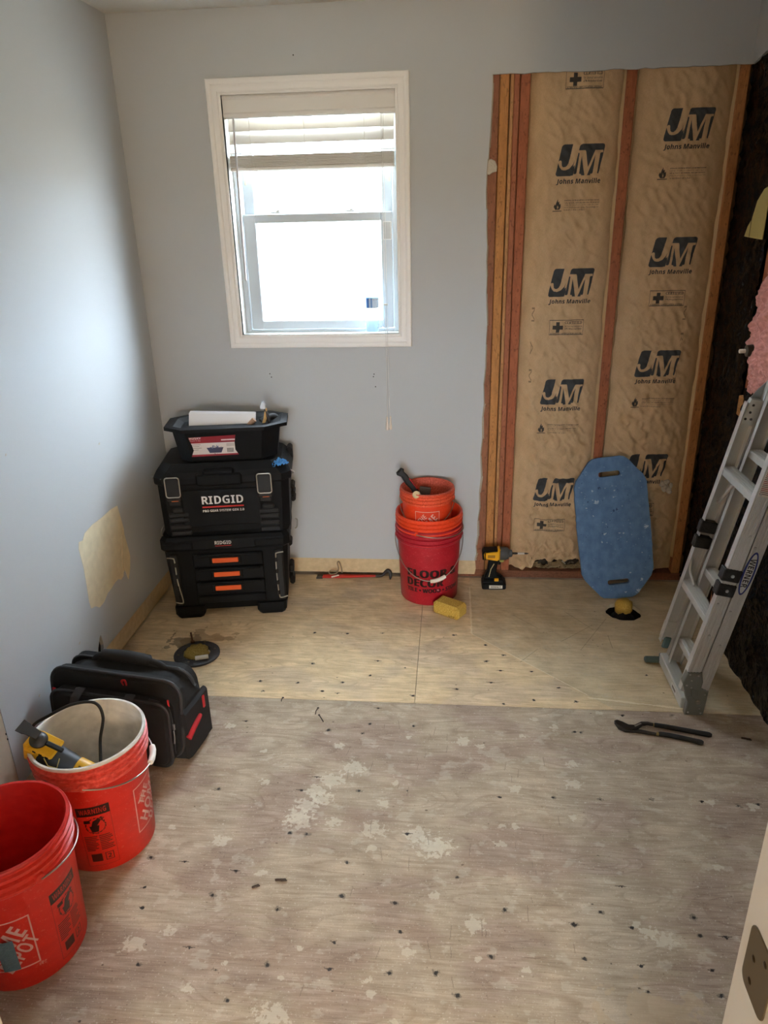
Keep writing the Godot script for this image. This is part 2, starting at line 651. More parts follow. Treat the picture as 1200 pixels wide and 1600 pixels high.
	# the bead of pale thinset that outlined the old shower
	for e in [[1.436, 0.10, 1.436, 0.515], [1.436, 0.515, 1.85, 0.92], [1.85, 0.935, 2.20, 0.985]]:
		var A := Vector2(e[0], e[1]) / sx
		var B := Vector2(e[2], e[3]) / sx
		for i in int(A.distance_to(B)):
			var p := A.move_toward(B, i)
			var wd := 3.2 + 3.0 * rag2.get_noise_2d(i, e[0] * 100)
			for k in range(-4, 5):
				if absf(k + rag.get_noise_2d(i, k) * 3.0) < wd:
					px.put(int(p.x + k * 0.6), int(p.y + k * 0.8), rgb(240, 224, 190), 0.6)
	return px.tex()


func kraft_texture(right: bool) -> ImageTexture:
	var w := 540
	var h := 1604
	var s := h / 2.1            # pixels a metre down the batt (its top is at y = 2.14)
	var sx := w / 0.368
	var px := Pix.new(w, h)
	var a := noise(1.0, 3, 6)
	var b := noise(1.0, 2, 16)
	var d := px.d
	for j in h:
		for i in w:
			var k := a.get_noise_2d(i * 0.012, j * 0.008) * 11.0 + b.get_noise_2d(i * 0.5, j * 0.09) * 9.0 + b.get_noise_2d(i * 0.08, j * 0.6 + 900.0) * 7.0
			var o := (j * w + i) * 3
			d[o] = clampi(int(208 + k), 0, 255); d[o + 1] = clampi(int(174 + k), 0, 255); d[o + 2] = clampi(int(131 + k * 0.9), 0, 255)
	px.d = d
	var dark := rgb(58, 60, 62)
	var paper := rgb(208, 174, 131)
	var bay := 2.018 if right else 1.612
	for c in ([[2.229, 1.938], [2.223, 1.480], [2.213, 1.031], [2.215, 0.571]] if right else [[1.830, 1.827], [1.828, 1.368], [1.821, 0.910], [1.814, 0.455]]):
		var x: float = (c[0] - bay) * sx
		var y: float = (2.14 - c[1]) * s
		var U := 0.112 * s         # height of the two blocks
		var V := 0.112 * sx
		var sh := 0.19
		var W2 := func(q: Vector2) -> Vector2: return Vector2(x + (q.x - q.y * sh) * V, y + q.y * U)      # q.y runs down the logo
		for e in [[-0.74, -0.20, 0.09], [-0.13, 0.74, 0.09]]:
			var pl := PackedVector2Array()
			for q in rrect(Vector2((e[0] + e[1]) / 2, 0.0), Vector2(e[1] - e[0], 1.0), e[2]):
				pl.append(W2.call(q))
			px.poly(pl, dark)
		var tail := PackedVector2Array()
		for q in [Vector2(-0.30, 0.34), Vector2(-0.16, 0.16), Vector2(-0.13, 0.30), Vector2(-0.14, 0.48), Vector2(-0.18, 0.50), Vector2(-0.30, 0.50)]:
			tail.append(W2.call(q))
		px.poly(tail, dark)
		var jp := [Vector2(-0.285, -0.56), Vector2(-0.285, -0.30), Vector2(-0.285, -0.05), Vector2(-0.30, 0.10), Vector2(-0.36, 0.21), Vector2(-0.45, 0.265), Vector2(-0.55, 0.26), Vector2(-0.62, 0.20), Vector2(-0.66, 0.12), Vector2(-0.69, 0.05)]
		var jr := [0.095, 0.095, 0.095, 0.088, 0.072, 0.055, 0.045, 0.04, 0.05, 0.06]
		for i in jp.size() - 1:
			for k in 14:
				var q: Vector2 = jp[i].lerp(jp[i + 1], k / 14.0)
				var rr: float = lerpf(jr[i], jr[i + 1], k / 14.0)
				var ci := PackedVector2Array()
				for m in 10:
					ci.append(W2.call(q + Vector2(cos(m * TAU / 10), sin(m * TAU / 10)) * rr))
				px.poly(ci, paper)
		ink(px, "M", "Droid Serif Bold", x + 0.28 * V, y + 0.10 * U, 0.90 * V, 0.80 * U, paper, 0.0, 0.19)
		ink(px, "M", "Droid Serif Bold", x + 0.29 * V, y + 0.12 * U, 0.88 * V, 0.80 * U, paper, 0.0, 0.19)
		px.rect(x - 0.30 * V, y + 0.5 * U, 0.9 * V, 0.06 * U, paper)
		ink(px, "Johns Manville", "Droid Sans Bold", x - 0.018 * V, y + 0.685 * U, 1.52 * V, 0.20 * U, rgb(46, 44, 42), 0.0, 0.2)
		ink(px, "Johns Manville", "Droid Sans Bold", x - 0.02 * V, y + 0.68 * U, 1.52 * V, 0.20 * U, rgb(52, 50, 48), 0.0, 0.2)
	for c in ([[2.22, 1.300], [2.20, 0.36]] if right else [[1.827, 2.101], [1.820, 1.186], [1.804, 0.277]]):
		var x: float = (c[0] - bay) * sx
		var y: float = (2.14 - c[1]) * s
		var L := 0.142 * sx
		var T := 0.062 * s
		var k := rgb(66, 60, 54)
		px.frame(x - L / 2, y - T / 2, L, T, 2, k, 0.8)
		px.rect(x - 0.40 * L, y - 0.14 * T, 0.30 * L, 0.26 * T, k)
		px.rect(x - 0.30 * L, y - 0.36 * T, 0.10 * L, 0.70 * T, k)
		ink(px, "CERTIFIED", "Droid Serif Bold", x + 0.20 * L, y - 0.33 * T, 0.5 * L, 0.17 * T, k)
		ink(px, "for thermal resistance", "Droid Sans", x + 0.20 * L, y - 0.10 * T, 0.5 * L, 0.12 * T, k, 0.0, 0.0, 0.8)
		ink(px, "27% Recycled Glass", "Droid Sans Bold", x + 0.20 * L, y + 0.09 * T, 0.5 * L, 0.13 * T, k, 0.0, 0.0, 0.8)
		ink(px, "SCIENTIFIC CERTIFICATION SYSTEMS", "Droid Sans Bold", x, y + 0.40 * T, 0.92 * L, 0.11 * T, k, 0.0, 0.0, 0.8)
	for c in ([[2.22, 1.771], [2.209, 0.864]] if right else [[1.824, 1.666], [1.812, 0.746]]):
		var x: float = (c[0] - bay) * sx
		var y: float = (2.14 - c[1]) * s
		var k := rgb(62, 56, 50)
		var fl := PackedVector2Array()
		for q in [[-0.5, 0.9], [-0.9, 0.3], [-0.6, -0.2], [-0.45, 0.1], [-0.3, -0.5], [0.05, -1.1], [0.1, -0.5], [0.4, -0.7], [0.45, -0.1], [0.75, -0.25], [0.8, 0.4], [0.5, 0.9]]:
			fl.append(Vector2(x - 0.072 * sx + q[0] * 0.016 * sx, y + q[1] * 0.019 * s))
		px.poly(fl, k)
		px.blot(x - 0.071 * sx, y + 0.008 * s, 5, paper, b, 1.0)
		px.rect(x - 0.09 * sx, y + 0.021 * s, 0.036 * sx, 2, k)
		for r in 5:
			var l: String = ["WARNING: This facing will burn. Do not leave exposed.", "Facing must be installed in substantial contact with an approved", "ceiling, floor or wall material. Keep open flame and", "other heat sources away. See package for", "fire hazard information and installation."][r]
			var ww: float = 0.138 * sx * [1.0, 1.0, 0.98, 1.0, 0.6][r]
			ink(px, l, "Droid Sans Bold" if r == 0 else "Droid Sans", x - 0.046 * sx + ww / 2, y + (-0.016 + r * 0.0085) * s, ww, 0.0062 * s, k, 0.0, 0.0, 0.8)
	# faint stamped size marks up the edge
	for e in ([[2.30, 1.24, "M"], [2.30, 1.13, "R-"], [2.29, 0.98, "1"]] if right else [[1.68, 1.24, "M"], [1.68, 1.10, "A"], [1.68, 0.98, "M"]]):
		ink(px, e[2], "Droid Sans", (e[0] - bay) * sx, (2.14 - e[1]) * s, 0.03 * sx, 0.022 * s, rgb(112, 92, 66), PI / 2, 0.0, 0.6)
	return px.tex()


func wood_texture(s: int) -> ImageTexture:
	var w := 256
	var h := 1024
	var px := Pix.new(w, h)
	var a := noise(1.0, 2, s)
	var b := noise(1.0, 2, s + 9)
	for j in h:
		for i in w:
			var t := a.get_noise_2d(i * 0.018, j * 0.0016) * 9.0
			var f := t - floorf(t)
			var k := -26.0 * smoothstep(0.5, 0.95, f) * (1.0 - smoothstep(0.95, 1.0, f)) + b.get_noise_2d(i * 0.45, j * 0.015) * 20.0 + b.get_noise_2d(i * 0.03, j * 0.01 + 500.0) * 16.0
			if b.get_noise_2d(i * 0.05 + 70.0, j * 0.03) > 0.52:
				k -= 34.0
			px.put(i, j, Color8(clampi(int(226 + k), 0, 255), clampi(int(222 + k), 0, 255), clampi(int(216 + k), 0, 255)), 1.0)
	return px.tex()


func mottle_texture(base: Color, s: int, f: float, amp: float, streak := 1.0, size := 512) -> ImageTexture:
	var px := Pix.new(size, size)
	var a := noise(1.0, 4, s)
	for j in size:
		for i in size:
			# blended with itself so that the edges meet
			var k := a.get_noise_2d(i * f, j * f * streak) * amp
			var e := float(i) / size
			k = lerpf(k, a.get_noise_2d((i - size) * f, j * f * streak) * amp, smoothstep(0.7, 1.0, e))
			px.put(i, j, Color8(clampi(int(base.r8 + k), 0, 255), clampi(int(base.g8 + k), 0, 255), clampi(int(base.b8 + k), 0, 255)), 1.0)
	return px.tex()

func bucket_print(kind: String) -> ImageTexture:   # u once round the bucket (0.5 faces its front), v from the foot up to the rim
	var w := 1200
	var h := 480
	var px := Pix.new(w, h)
	var base: Color = {"red": rgb(216, 38, 24), "orange": rgb(232, 66, 28), "crimson": rgb(176, 22, 40)}[kind]
	var a := noise(1.0, 3, 41)
	var scuff := noise(1.0, 4, 43)
	for j in h:
		for i in w:
			var k := a.get_noise_2d(i * 0.01, j * 0.02) * 9.0
			var c := Color8(clampi(int(base.r8 + k), 0, 255), clampi(int(base.g8 + k * 0.6), 0, 255), clampi(int(base.b8 + k * 0.6), 0, 255))
			var m := smoothstep(0.40, 0.60, scuff.get_noise_2d(i * 0.035, j * 0.05)) * 0.35
			c = c.lerp(rgb(226, 160, 140), m)
			if scuff.get_noise_2d(i * 0.16 + 300.0, j * 0.16) > 0.58:
				c = c.lerp(rgb(232, 214, 200), 0.6)
			px.put(i, j, c, 1.0)
	var rag := noise(0.10, 4, 2)
	if kind == "crimson":
		var k := rgb(30, 18, 20)
		for o in [0, 2, 4, 6]:
			ink(px, "FLOOR &", "Droid Sans Bold", 618 + o, 268, 350, 50, k)
			ink(px, "DECOR", "Droid Sans Bold", 562 + o, 330, 246, 50, k)
			ink(px, "TILE • WOOD • STONE", "Droid Sans Bold", 630 + o * 0.6, 380, 384, 27, k)
		px.blot(650, 376, 8, rgb(220, 200, 200), rag)
		return px.tex()
	var white := rgb(236, 206, 200)
	for c in ([372, 845] if kind == "red" else [620]):
		var x := float(c)
		var y := 290.0 if kind == "red" else 236.0
		px.frame(x - 96, y - 100, 192, 200, 5, white, 0.85)
		for e in [["THE", -58, 74, 40], ["HOME", 0, 176, 60], ["DEPOT", 58, 150, 52]]:
			var off := Vector2(0, e[1]).rotated(-PI / 4)
			ink(px, e[0], "Droid Sans Bold", x + off.x, y + off.y, e[2], e[3], white, -PI / 4, 0.0, 0.9)
	if kind == "red":
		var k := rgb(40, 16, 14)
		var lx := 592.0
		px.rect(lx - 58, 176, 118, 40, k)
		ink(px, "WARNING", "Droid Sans Bold", lx, 196, 96, 22, rgb(190, 40, 26))
		px.frame(lx - 58, 176, 118, 272, 1, k, 0.6)
		for r in 3:   # pictogram: a small figure tipping into a pail, struck through
			for e in 40:
				var an := TAU * e / 40
				px.blot(lx + cos(an) * (36 - r), 262 + sin(an) * (34 - r), 2.4, k, rag)
		px.poly(PackedVector2Array([Vector2(lx - 22, 262), Vector2(lx + 14, 262), Vector2(lx + 8, 290), Vector2(lx - 16, 290)]), k)
		px.poly(PackedVector2Array([Vector2(lx - 14, 262), Vector2(lx - 6, 240), Vector2(lx + 12, 232), Vector2(lx + 24, 238), Vector2(lx + 6, 262)]), k)
		px.blot(lx + 26, 234, 9, k, rag)
		px.rect(lx - 38, 234, 22, 14, k)
		for r in 9:
			for e in 2:
				px.rect(lx - 50 + e * 54, 308 + r * 8, [48, 44, 50, 40, 46, 48, 38, 44, 30][(r + e * 3) % 9], 4, k, 0.75)
		px.rect(lx - 40, 392, 40, 36, k, 0.8)
		px.frame(lx + 12, 392, 32, 36, 3, k, 0.8)
		ink(px, "2", "Droid Sans Bold", lx + 28, 410, 14, 20, k)
		px.blot(790, 250, 16, rgb(226, 196, 186), rag, 0.7, 2.0)
		px.blot(470, 400, 16, rgb(226, 190, 180), rag, 0.7, 0.5)
	else:
		for k in 26:
			px.blot(40 + k * 46, 60 + 30 * sin(k * 3.0), 8 + 5 * sin(k * 1.7), rgb(226, 200, 186), rag, 0.7, 1.4)
	return px.tex()


# ------------------------------------------------------------------ buckets
func bucket(called: String, label: String, at: Vector3, turn: float, r0: float, r1: float, hh: float, body: Material, ribs: Material, lining: Material, grip_at: float, hang: float, ear_turn := 0.0) -> Node3D:
	var t := thing(called, label, "bucket", at, turn)
	var k := hh / 0.37
	var rr := func(y: float) -> float: return lerpf(r0, r1 - 0.008, y / hh)
	var top := hh * 0.80
	var p := PackedVector2Array([Vector2(0.0, 0.004), Vector2(r0 - 0.014, 0.004), Vector2(r0 - 0.012, 0.0), Vector2(r0 - 0.004, 0.0), Vector2(r0, 0.005), Vector2(rr.call(top), top)])
	var g := Geo.new()
	g.lathe(p, 72)
	# lathe lays v by height; the print reaches from foot to rim
	for i in g.t.size():
		g.t[i].y = 1.0 - (1.0 - g.t[i].y) * top / hh
	obj("body", g, body, t)
	var q := PackedVector2Array([Vector2(rr.call(top), top)])
	for e in [[0.80, 0.004], [0.815, 0.009], [0.835, 0.009], [0.845, 0.002], [0.875, 0.002], [0.882, 0.010], [0.897, 0.010], [0.905, 0.002], [0.930, 0.002], [0.936, 0.010], [0.95, 0.010], [0.957, 0.003], [0.975, 0.003], [0.978, 0.0065]]:
		q.append(Vector2(rr.call(hh * e[0]) + e[1], hh * e[0]))
	var b := Geo.new()
	b.lathe(q, 72)
	obj("rim", b, ribs, t)
	var l := Geo.new()
	l.lathe(PackedVector2Array([Vector2(rr.call(hh * 0.978) + 0.0065, hh * 0.978), Vector2(rr.call(hh) + 0.0072, hh * 0.990), Vector2(rr.call(hh) + 0.005, hh), Vector2(rr.call(hh) - 0.001, hh), Vector2(rr.call(hh) - 0.004, hh - 0.006), Vector2(r0 - 0.004, 0.012), Vector2(0.0, 0.010)]), 72)
	obj("lining", l, lining, t)
	# wire bail and its two ears
	var TE := Transform3D(Basis(Vector3.UP, ear_turn), Vector3.ZERO)
	var yb := hh * 0.83
	var rb: float = rr.call(yb) + 0.012
	for s in [-1.0, 1.0]:
		var e := Geo.new()
		e.xf = Transform3D(Basis(Vector3.BACK, -PI / 2 * s), Vector3(s * (rb - 0.010), yb, 0))
		e.lathe(PackedVector2Array([Vector2(0.013, 0.0), Vector2(0.011, 0.008), Vector2(0.006, 0.010), Vector2(0.0, 0.010)]), 16)
		obj("ear", e, ribs, t, TE)
	var pts := []
	var L := rb * 1.02
	for i in 29:
		var a := PI * i / 28.0
		pts.append(Vector3(-rb * cos(a), yb - sin(a) * hang, sin(a) * sqrt(maxf(0.0, 1.0 - 0.0)) * L))
	for i in pts.size():   # hold the wire clear of the wall of the bucket
		var flat := Vector2(pts[i].x, pts[i].z)
		var need: float = rr.call(pts[i].y) + 0.006
		if flat.length() < need:
			flat = flat.normalized() * need
			pts[i].x = flat.x
			pts[i].z = flat.y
	var wire := Geo.new()
	wire.tube(pts, 0.0022 * k, 8)
	obj("bail", wire, mat(rgb(176, 170, 160), 0.35, 0.9), t, TE)
	if grip_at >= 0.0:
		var gr := Geo.new()
		var c := int(grip_at * 28)
		gr.tube([pts[c - 2], pts[c - 1], pts[c], pts[c + 1], pts[c + 2]], [0.008, 0.0092, 0.0088, 0.0092, 0.008], 12)
		obj("grip", gr, mat(rgb(238, 234, 224), 0.5), t, TE)
	return t


func _ready() -> void:
	# ------------------------------------------------ camera, light, exposure
	var cam := Camera3D.new()
	cam.name = "camera"
	cam.position = Vector3(1.3425, 1.6467, 3.2106)
	cam.rotation = Vector3(-0.3849, 0.098, -0.0249)
	cam.fov = rad_to_deg(2.0 * atan(800.0 / 1146.25))
	cam.near = 0.05
	add_child(cam)
	var sky := ProceduralSkyMaterial.new()
	sky.sky_top_color = rgb(224, 240, 255)
	sky.sky_horizon_color = rgb(176, 192, 208)
	sky.sky_curve = 0.35
	sky.ground_bottom_color = Color(0.45, 0.45, 0.43)
	sky.ground_horizon_color = Color(0.45, 0.45, 0.44)
	sky.energy_multiplier = 1.0
	var env := Environment.new()
	env.background_mode = Environment.BG_SKY
	env.sky = Sky.new()
	env.sky.sky_material = sky
	env.background_energy_multiplier = 74.0
	env.ambient_light_source = Environment.AMBIENT_SOURCE_SKY
	env.tonemap_mode = Environment.TONE_MAPPER_LINEAR
	env.tonemap_exposure = 1.0
	env.sdfgi_enabled = true
	env.ssao_enabled = true
	env.ssil_enabled = true
	var we := WorldEnvironment.new()
	we.name = "world"
	we.environment = env
	add_child(we)
	# ------------------------------------------------ shared looks
	var peel := bump_tex(noise(0.05, 3, 3), 256, 3.0)
	var cloth_bump := bump_tex(noise(0.22, 2, 7), 256, 6.0)
	var pebble := bump_tex(noise(0.18, 3, 9), 256, 4.0)
	var crumple := bump_tex(noise(0.02, 5, 13), 512, 16.0)
	var paint := mat(rgb(196, 199, 200), 0.92, 0.0, peel, 0.12, 10.0)
	var white_paint := mat(rgb(250, 249, 245), 0.4)
	var ceil_paint := mat(rgb(226, 224, 216), 0.9, 0.0, peel, 1.0, 5.0)
	var bare := tmat(mottle_texture(rgb(214, 190, 148), 3, 0.02, 12.0), 0.9, Vector3(3, 3, 3))
	var gypsum := mat(rgb(202, 192, 174), 0.95, 0.0, peel, 1.0, 8.0)
	var woods: Array[StandardMaterial3D] = []
	var wt := wood_texture(11)
	var wt2 := wood_texture(37)
	for e in [[rgb(170, 112, 80), 0], [rgb(214, 152, 88), 1], [rgb(216, 162, 108), 0], [rgb(186, 116, 82), 1], [rgb(190, 112, 74), 0], [rgb(206, 138, 84), 1]]:
		woods.append(tmat([wt, wt2][e[1]], 0.75, Vector3(4, 1, 4), e[0]))
	var dark := mat(rgb(30, 24, 20), 0.95)
	var black_plastic := mat(rgb(15, 17, 19), 0.55, 0.0, pebble, 0.35, 14.0)
	black_plastic.metallic_specular = 0.28
	var black_rubber := mat(rgb(16, 17, 18), 0.65)
	var steel := mat(rgb(196, 196, 192), 0.3, 1.0)
	var wire_steel := mat(rgb(205, 202, 192), 0.35, 0.8)
	var dark_steel := mat(rgb(74, 72, 70), 0.45, 0.8)
	var yellow := mat(rgb(236, 176, 24), 0.45)

	# ------------------------------------------------ floor
	var fl := struct("floor", "bare plywood subfloor with old nail holes and splashes of joint compound")
	var plyt := tmat(floor_texture(), 0.82)
	plyt.normal_enabled = true
	plyt.normal_texture = bump_tex(noise(0.03, 4, 4), 512, 5.0)
	plyt.normal_scale = 0.35
	var ply := func(poly: Array, g: Geo) -> void:
		var pl := PackedVector2Array()
		for e in poly:
			pl.append(e)
		var idx := Geometry2D.triangulate_polygon(pl)
		for i in range(0, idx.size(), 3):
			var P: Array[Vector2] = [pl[idx[i]], pl[idx[i + 1]], pl[idx[i + 2]]]
			g.tr3(Vector3(P[0].x, 0, P[0].y), Vector3(P[1].x, 0, P[1].y), Vector3(P[2].x, 0, P[2].y), Vector3.UP, Vector3.UP, Vector3.UP, P[0] / Vector2(2.43, 2.40), P[1] / Vector2(2.43, 2.40), P[2] / Vector2(2.43, 2.40))
		for i in pl.size():
			var a := pl[i]
			var b := pl[(i + 1) % pl.size()]
			if absf(a.x - 2.105) < 0.001 and absf(b.x - 2.105) < 0.001:
				continue      # the two halves of the sheet with the drain hole meet here
			var dd := b - a
			var o := Vector3(dd.y, 0, -dd.x)
			var ua := a / Vector2(2.43, 2.40)
			var ub := b / Vector2(2.43, 2.40)
			var A := Vector3(a.x, 0, a.y)
			var B := Vector3(b.x, 0, b.y)
			var dn := Vector3(0, -0.018, 0)
			g.tr3(A, B, B + dn, o, o, o, ua, ub, ub)
			g.tr3(A, B + dn, A + dn, o, o, o, ua, ub, ua)
	var sheet := Geo.new()
	var hc := Vector2(2.105, 0.298)
	var hr := 0.077
	ply.call([Vector2(-0.10, -0.10), Vector2(1.2185, -0.10), Vector2(1.2185, 1.002), Vector2(-0.10, 1.002)], sheet)
	obj("plywood_sheet", sheet, plyt, fl)
	sheet = Geo.new()
	var lefty := [Vector2(1.2205, 1.002), Vector2(1.2205, -0.10), Vector2(hc.x, -0.10)]
	var righty := [Vector2(hc.x, -0.10), Vector2(2.60, -0.10), Vector2(2.60, 1.002), Vector2(hc.x, 1.002)]
	for i in 17:
		var a := -PI / 2 + PI * i / 16.0
		lefty.append(hc + Vector2(-cos(a), sin(a)) * hr * (1.0 + 0.03 * sin(i * 2.3)))
		righty.append(hc + Vector2(cos(-a), sin(-a)) * hr * (1.0 + 0.03 * sin((16 - i) * 1.9) * (1.0 if i > 0 and i < 16 else 0.0) + (0.03 * sin((16 - i) * 2.3) if i == 0 or i == 16 else 0.0)))
	lefty.append(Vector2(hc.x, 1.002))
	ply.call(lefty, sheet)
	ply.call(righty, sheet)
	obj("plywood_sheet", sheet, plyt, fl)
	sheet = Geo.new()
	ply.call([Vector2(-0.10, 1.0045), Vector2(2.60, 1.0045), Vector2(2.60, 2.223), Vector2(-0.10, 2.223)], sheet)
	obj("plywood_sheet", sheet, plyt, fl)
	sheet = Geo.new()
	ply.call([Vector2(-0.10, 2.2255), Vector2(2.60, 2.2255), Vector2(2.60, 2.40), Vector2(-0.10, 2.40)], sheet)
	obj("plywood_sheet", sheet, plyt, fl)
	var base := Geo.new()
	base.box(Vector3(1.25, -0.36, 1.15), Vector3(2.8, 0.10, 2.6))
	obj("underside", base, dark, fl)
	base = Geo.new()
	base.box(Vector3(0.5, -0.042, 1.15), Vector3(2.55, 0.048, 2.55))
	base.box(Vector3(2.4, -0.042, 1.15), Vector3(0.35, 0.048, 2.55))
	base.box(Vector3(2.0, -0.042, 1.5), Vector3(0.8, 0.048, 1.9))
	base.box(Vector3(2.0, -0.042, 0.0), Vector3(0.8, 0.048, 0.34))
	base.lathe(PackedVector2Array([Vector2(0.095, -0.019), Vector2(0.095, -0.30), Vector2(0.0, -0.30)]), 24, Vector3(2.105, 0, 0.298))
	for e in [[0.0, -0.105], [0.0, 2.50]]:
		base.box(Vector3(1.25, -0.18, e[1]), Vector3(2.8, 0.36, 0.03))
	base.box(Vector3(-0.13, -0.18, 1.2), Vector3(0.03, 0.36, 2.7))
	base.box(Vector3(2.63, -0.18, 1.2), Vector3(0.03, 0.36, 2.7))
	obj("joist_deck", base, dark, fl)
	base = Geo.new()
	base.box(Vector3(1.3, -0.03, 4.33), Vector3(4.0, 0.06, 3.86))
	obj("unseen_room_floor", base, mat(rgb(150, 128, 104), 0.6), fl)  # floor of the unseen room behind the camera

	# ------------------------------------------------ back wall: drywall with the window opening and the part that was cut away
	var wb := struct("wall_back", "grey painted drywall with a window and the lower right cut open to the studs")
	var panel := func(called: String, pl: Array, parent: Node, m: Material, frame: Transform3D, into: Geo = null) -> void:
		var th := 0.0127
		var g := into if into else Geo.new()
		var p2 := PackedVector2Array()
		for e in pl:
			p2.append(e)
		g.extrude(p2, -th, 0.0)
		if into == null:
			obj(called, g, m, parent, frame)
	var IDT := Transform3D()
	var sill := 0.092
	var rng := RandomNumberGenerator.new()
	rng.seed = 12
	var cut := [Vector2(1.481, 2.128)]     # ragged edge down the cut
	for e in [[1.481, 2.10], [1.478, 1.95], [1.476, 1.88], [1.474, 1.84], [1.470, 1.838], [1.469, 1.80], [1.4685, 1.72], [1.470, 1.66], [1.474, 1.655], [1.473, 1.60], [1.478, 1.52], [1.476, 1.46], [1.480, 1.40], [1.479, 1.33], [1.484, 1.26], [1.486, 1.20], [1.483, 1.12], [1.485, 1.02], [1.479, 0.95], [1.482, 0.86], [1.476, 0.80], [1.480, 0.70], [1.474, 0.62], [1.478, 0.52], [1.472, 0.44], [1.475, 0.36], [1.468, 0.30], [1.470, 0.22], [1.462, 0.17], [1.466, 0.13], [1.458, 0.10], [1.462, sill]]:
		cut.append(Vector2(e[0] + rng.randf_range(-0.0012, 0.0012), e[1]))
	var x0 := WIN.position.x
	var x1 := WIN.end.x
	var y0 := WIN.position.y
	var y1 := WIN.end.y
	var board := Geo.new()
	panel.call("drywall", [Vector2(0, sill), Vector2(x0, sill), Vector2(x0, H), Vector2(0, H)], wb, paint, IDT, board)
	panel.call("drywall", [Vector2(x0, sill), Vector2(x1, sill), Vector2(x1, y0), Vector2(x0, y0)], wb, paint, IDT, board)
	panel.call("drywall", [Vector2(x0, y1), Vector2(x1, y1), Vector2(x1, H), Vector2(x0, H)], wb, paint, IDT, board)
	var rp := [Vector2(x1, sill), Vector2(x1, H), Vector2(1.481, H)]
	rp.append_array(cut)
	panel.call("drywall", rp, wb, paint, IDT, board)
	var tp := [Vector2(W, H), Vector2(1.481, H), Vector2(1.481, 2.128)]
	for i in 32:
		tp.append(Vector2(1.481 + (W - 1.481) * (i + 1) / 32.0, 2.128 + rng.randf_range(-0.003, 0.002)))
	panel.call("drywall", tp, wb, paint, IDT, board)
	obj("drywall", board, paint, wb)
	# bare strips below the paint line, where the baseboard was
	panel.call("bare_strip", [Vector2(0, 0.016), Vector2(1.46, 0.020), Vector2(1.466, 0.05), Vector2(1.462, sill), Vector2(0, sill)], wb, bare, IDT)
	# torn gypsum along the cut, and a scrap still hanging on the first stud
	var gy := Geo.new()
	for i in cut.size() - 1:
		var a: Vector2 = cut[i]
		var b: Vector2 = cut[i + 1]
		var k := 0.003 + 0.004 * absf(sin(i * 5.3)) * (1.6 if b.y < 0.9 else 0.7)
		gy.q(Vector3(a.x - 0.0005, a.y, 0.0004), Vector3(a.x + k, a.y, -0.009), Vector3(b.x + k, b.y, -0.009), Vector3(b.x - 0.0005, b.y, 0.0004), Vector3(1, 0, 1))
	obj("torn_edge", gy, gypsum, wb)
	gy = Geo.new()
	gy.extrude(PackedVector2Array([Vector2(1.470, 1.836), Vector2(1.484, 1.840), Vector2(1.500, 1.832), Vector2(1.508, 1.812), Vector2(1.507, 1.795), Vector2(1.490, 1.790), Vector2(1.480, 1.782), Vector2(1.470, 1.784)]), -0.0126, -0.002, 0.002)
	obj("drywall_scrap", gy, gypsum, wb)
	# studs
	for e in [[1.462, 1.5085, 0, 0.0], [1.5105, 1.5455, 1, 0.0], [1.5495, 1.5628, 2, 0.0], [1.5630, 1.5855, 3, -0.004], [1.5880, 1.6245, 4, 0.0], [1.9797, 2.0178, 4, 0.0], [2.3861, 2.4236, 5, 0.0]]:
		var g := Geo.new()
		g.box(Vector3((e[0] + e[1]) / 2, 1.10, -0.0127 - 0.044 + e[3]), Vector3(e[1] - e[0], 2.124, 0.088), 0.0025)
		obj("stud", g, woods[e[2]], wb)
	var sp := Geo.new()
	sp.box(Vector3(1.90, 0.019, -0.0127 - 0.044), Vector3(1.06, 0.036, 0.088), 0.002)
	obj("sole_plate", sp, tmat(wt, 0.8, Vector3(1, 4, 4), rgb(150, 96, 68)), wb)
	# small nail holes left in the paint
	for e in [[0.530, 1.000], [0.536, 0.985], [0.995, 0.985], [1.003, 0.940], [0.998, 0.996], [0.722, 2.22]]:
		var g := Geo.new()
		g.xf = Transform3D(Basis(Vector3.RIGHT, PI / 2), Vector3(e[0], e[1], 0.0004))
		g.lathe(PackedVector2Array([Vector2(0.0026, 0.0), Vector2(0.0015, -0.0002), Vector2(0.0, -0.0004)]), 10)
		obj("nail_hole", g, dark, wb)
	# outer skin of the house behind the studs, with the window let in
	var skin := Geo.new()
	skin.box(Vector3(0.145, 1.2, -0.125), Vector3(0.56, 2.8, 0.03))
	skin.box(Vector3(1.885, 1.2, -0.125), Vector3(1.55, 2.8, 0.03))
	skin.box(Vector3(0.7675, 0.486, -0.125), Vector3(0.685, 1.372, 0.03))
	skin.box(Vector3(0.7675, 2.347, -0.125), Vector3(0.685, 0.506, 0.03))
	obj("sheathing", skin, mat(rgb(150, 120, 84), 0.9), wb)
	# jamb liner round the window opening
	var jl := Geo.new()
	jl.box(Vector3(x0 - 0.006, (y0 + y1) / 2, -0.065), Vector3(0.012, y1 - y0 + 0.024, 0.15))
	jl.box(Vector3(x1 + 0.006, (y0 + y1) / 2, -0.065), Vector3(0.012, y1 - y0 + 0.024, 0.15))
	jl.box(Vector3((x0 + x1) / 2, y0 - 0.006, -0.065), Vector3(x1 - x0, 0.012, 0.15))
	jl.box(Vector3((x0 + x1) / 2, y1 + 0.006, -0.065), Vector3(x1 - x0, 0.012, 0.15))

	# ------------------------------------------------ window
	var win := struct("window_1", "white single hung vinyl window with a moulded white casing")
	obj("jamb", jl, white_paint, win)
	var ox0 := 0.3693
	var ox1 := 1.1657
	var oy0 := 1.1169
	var oy1 := 2.1516
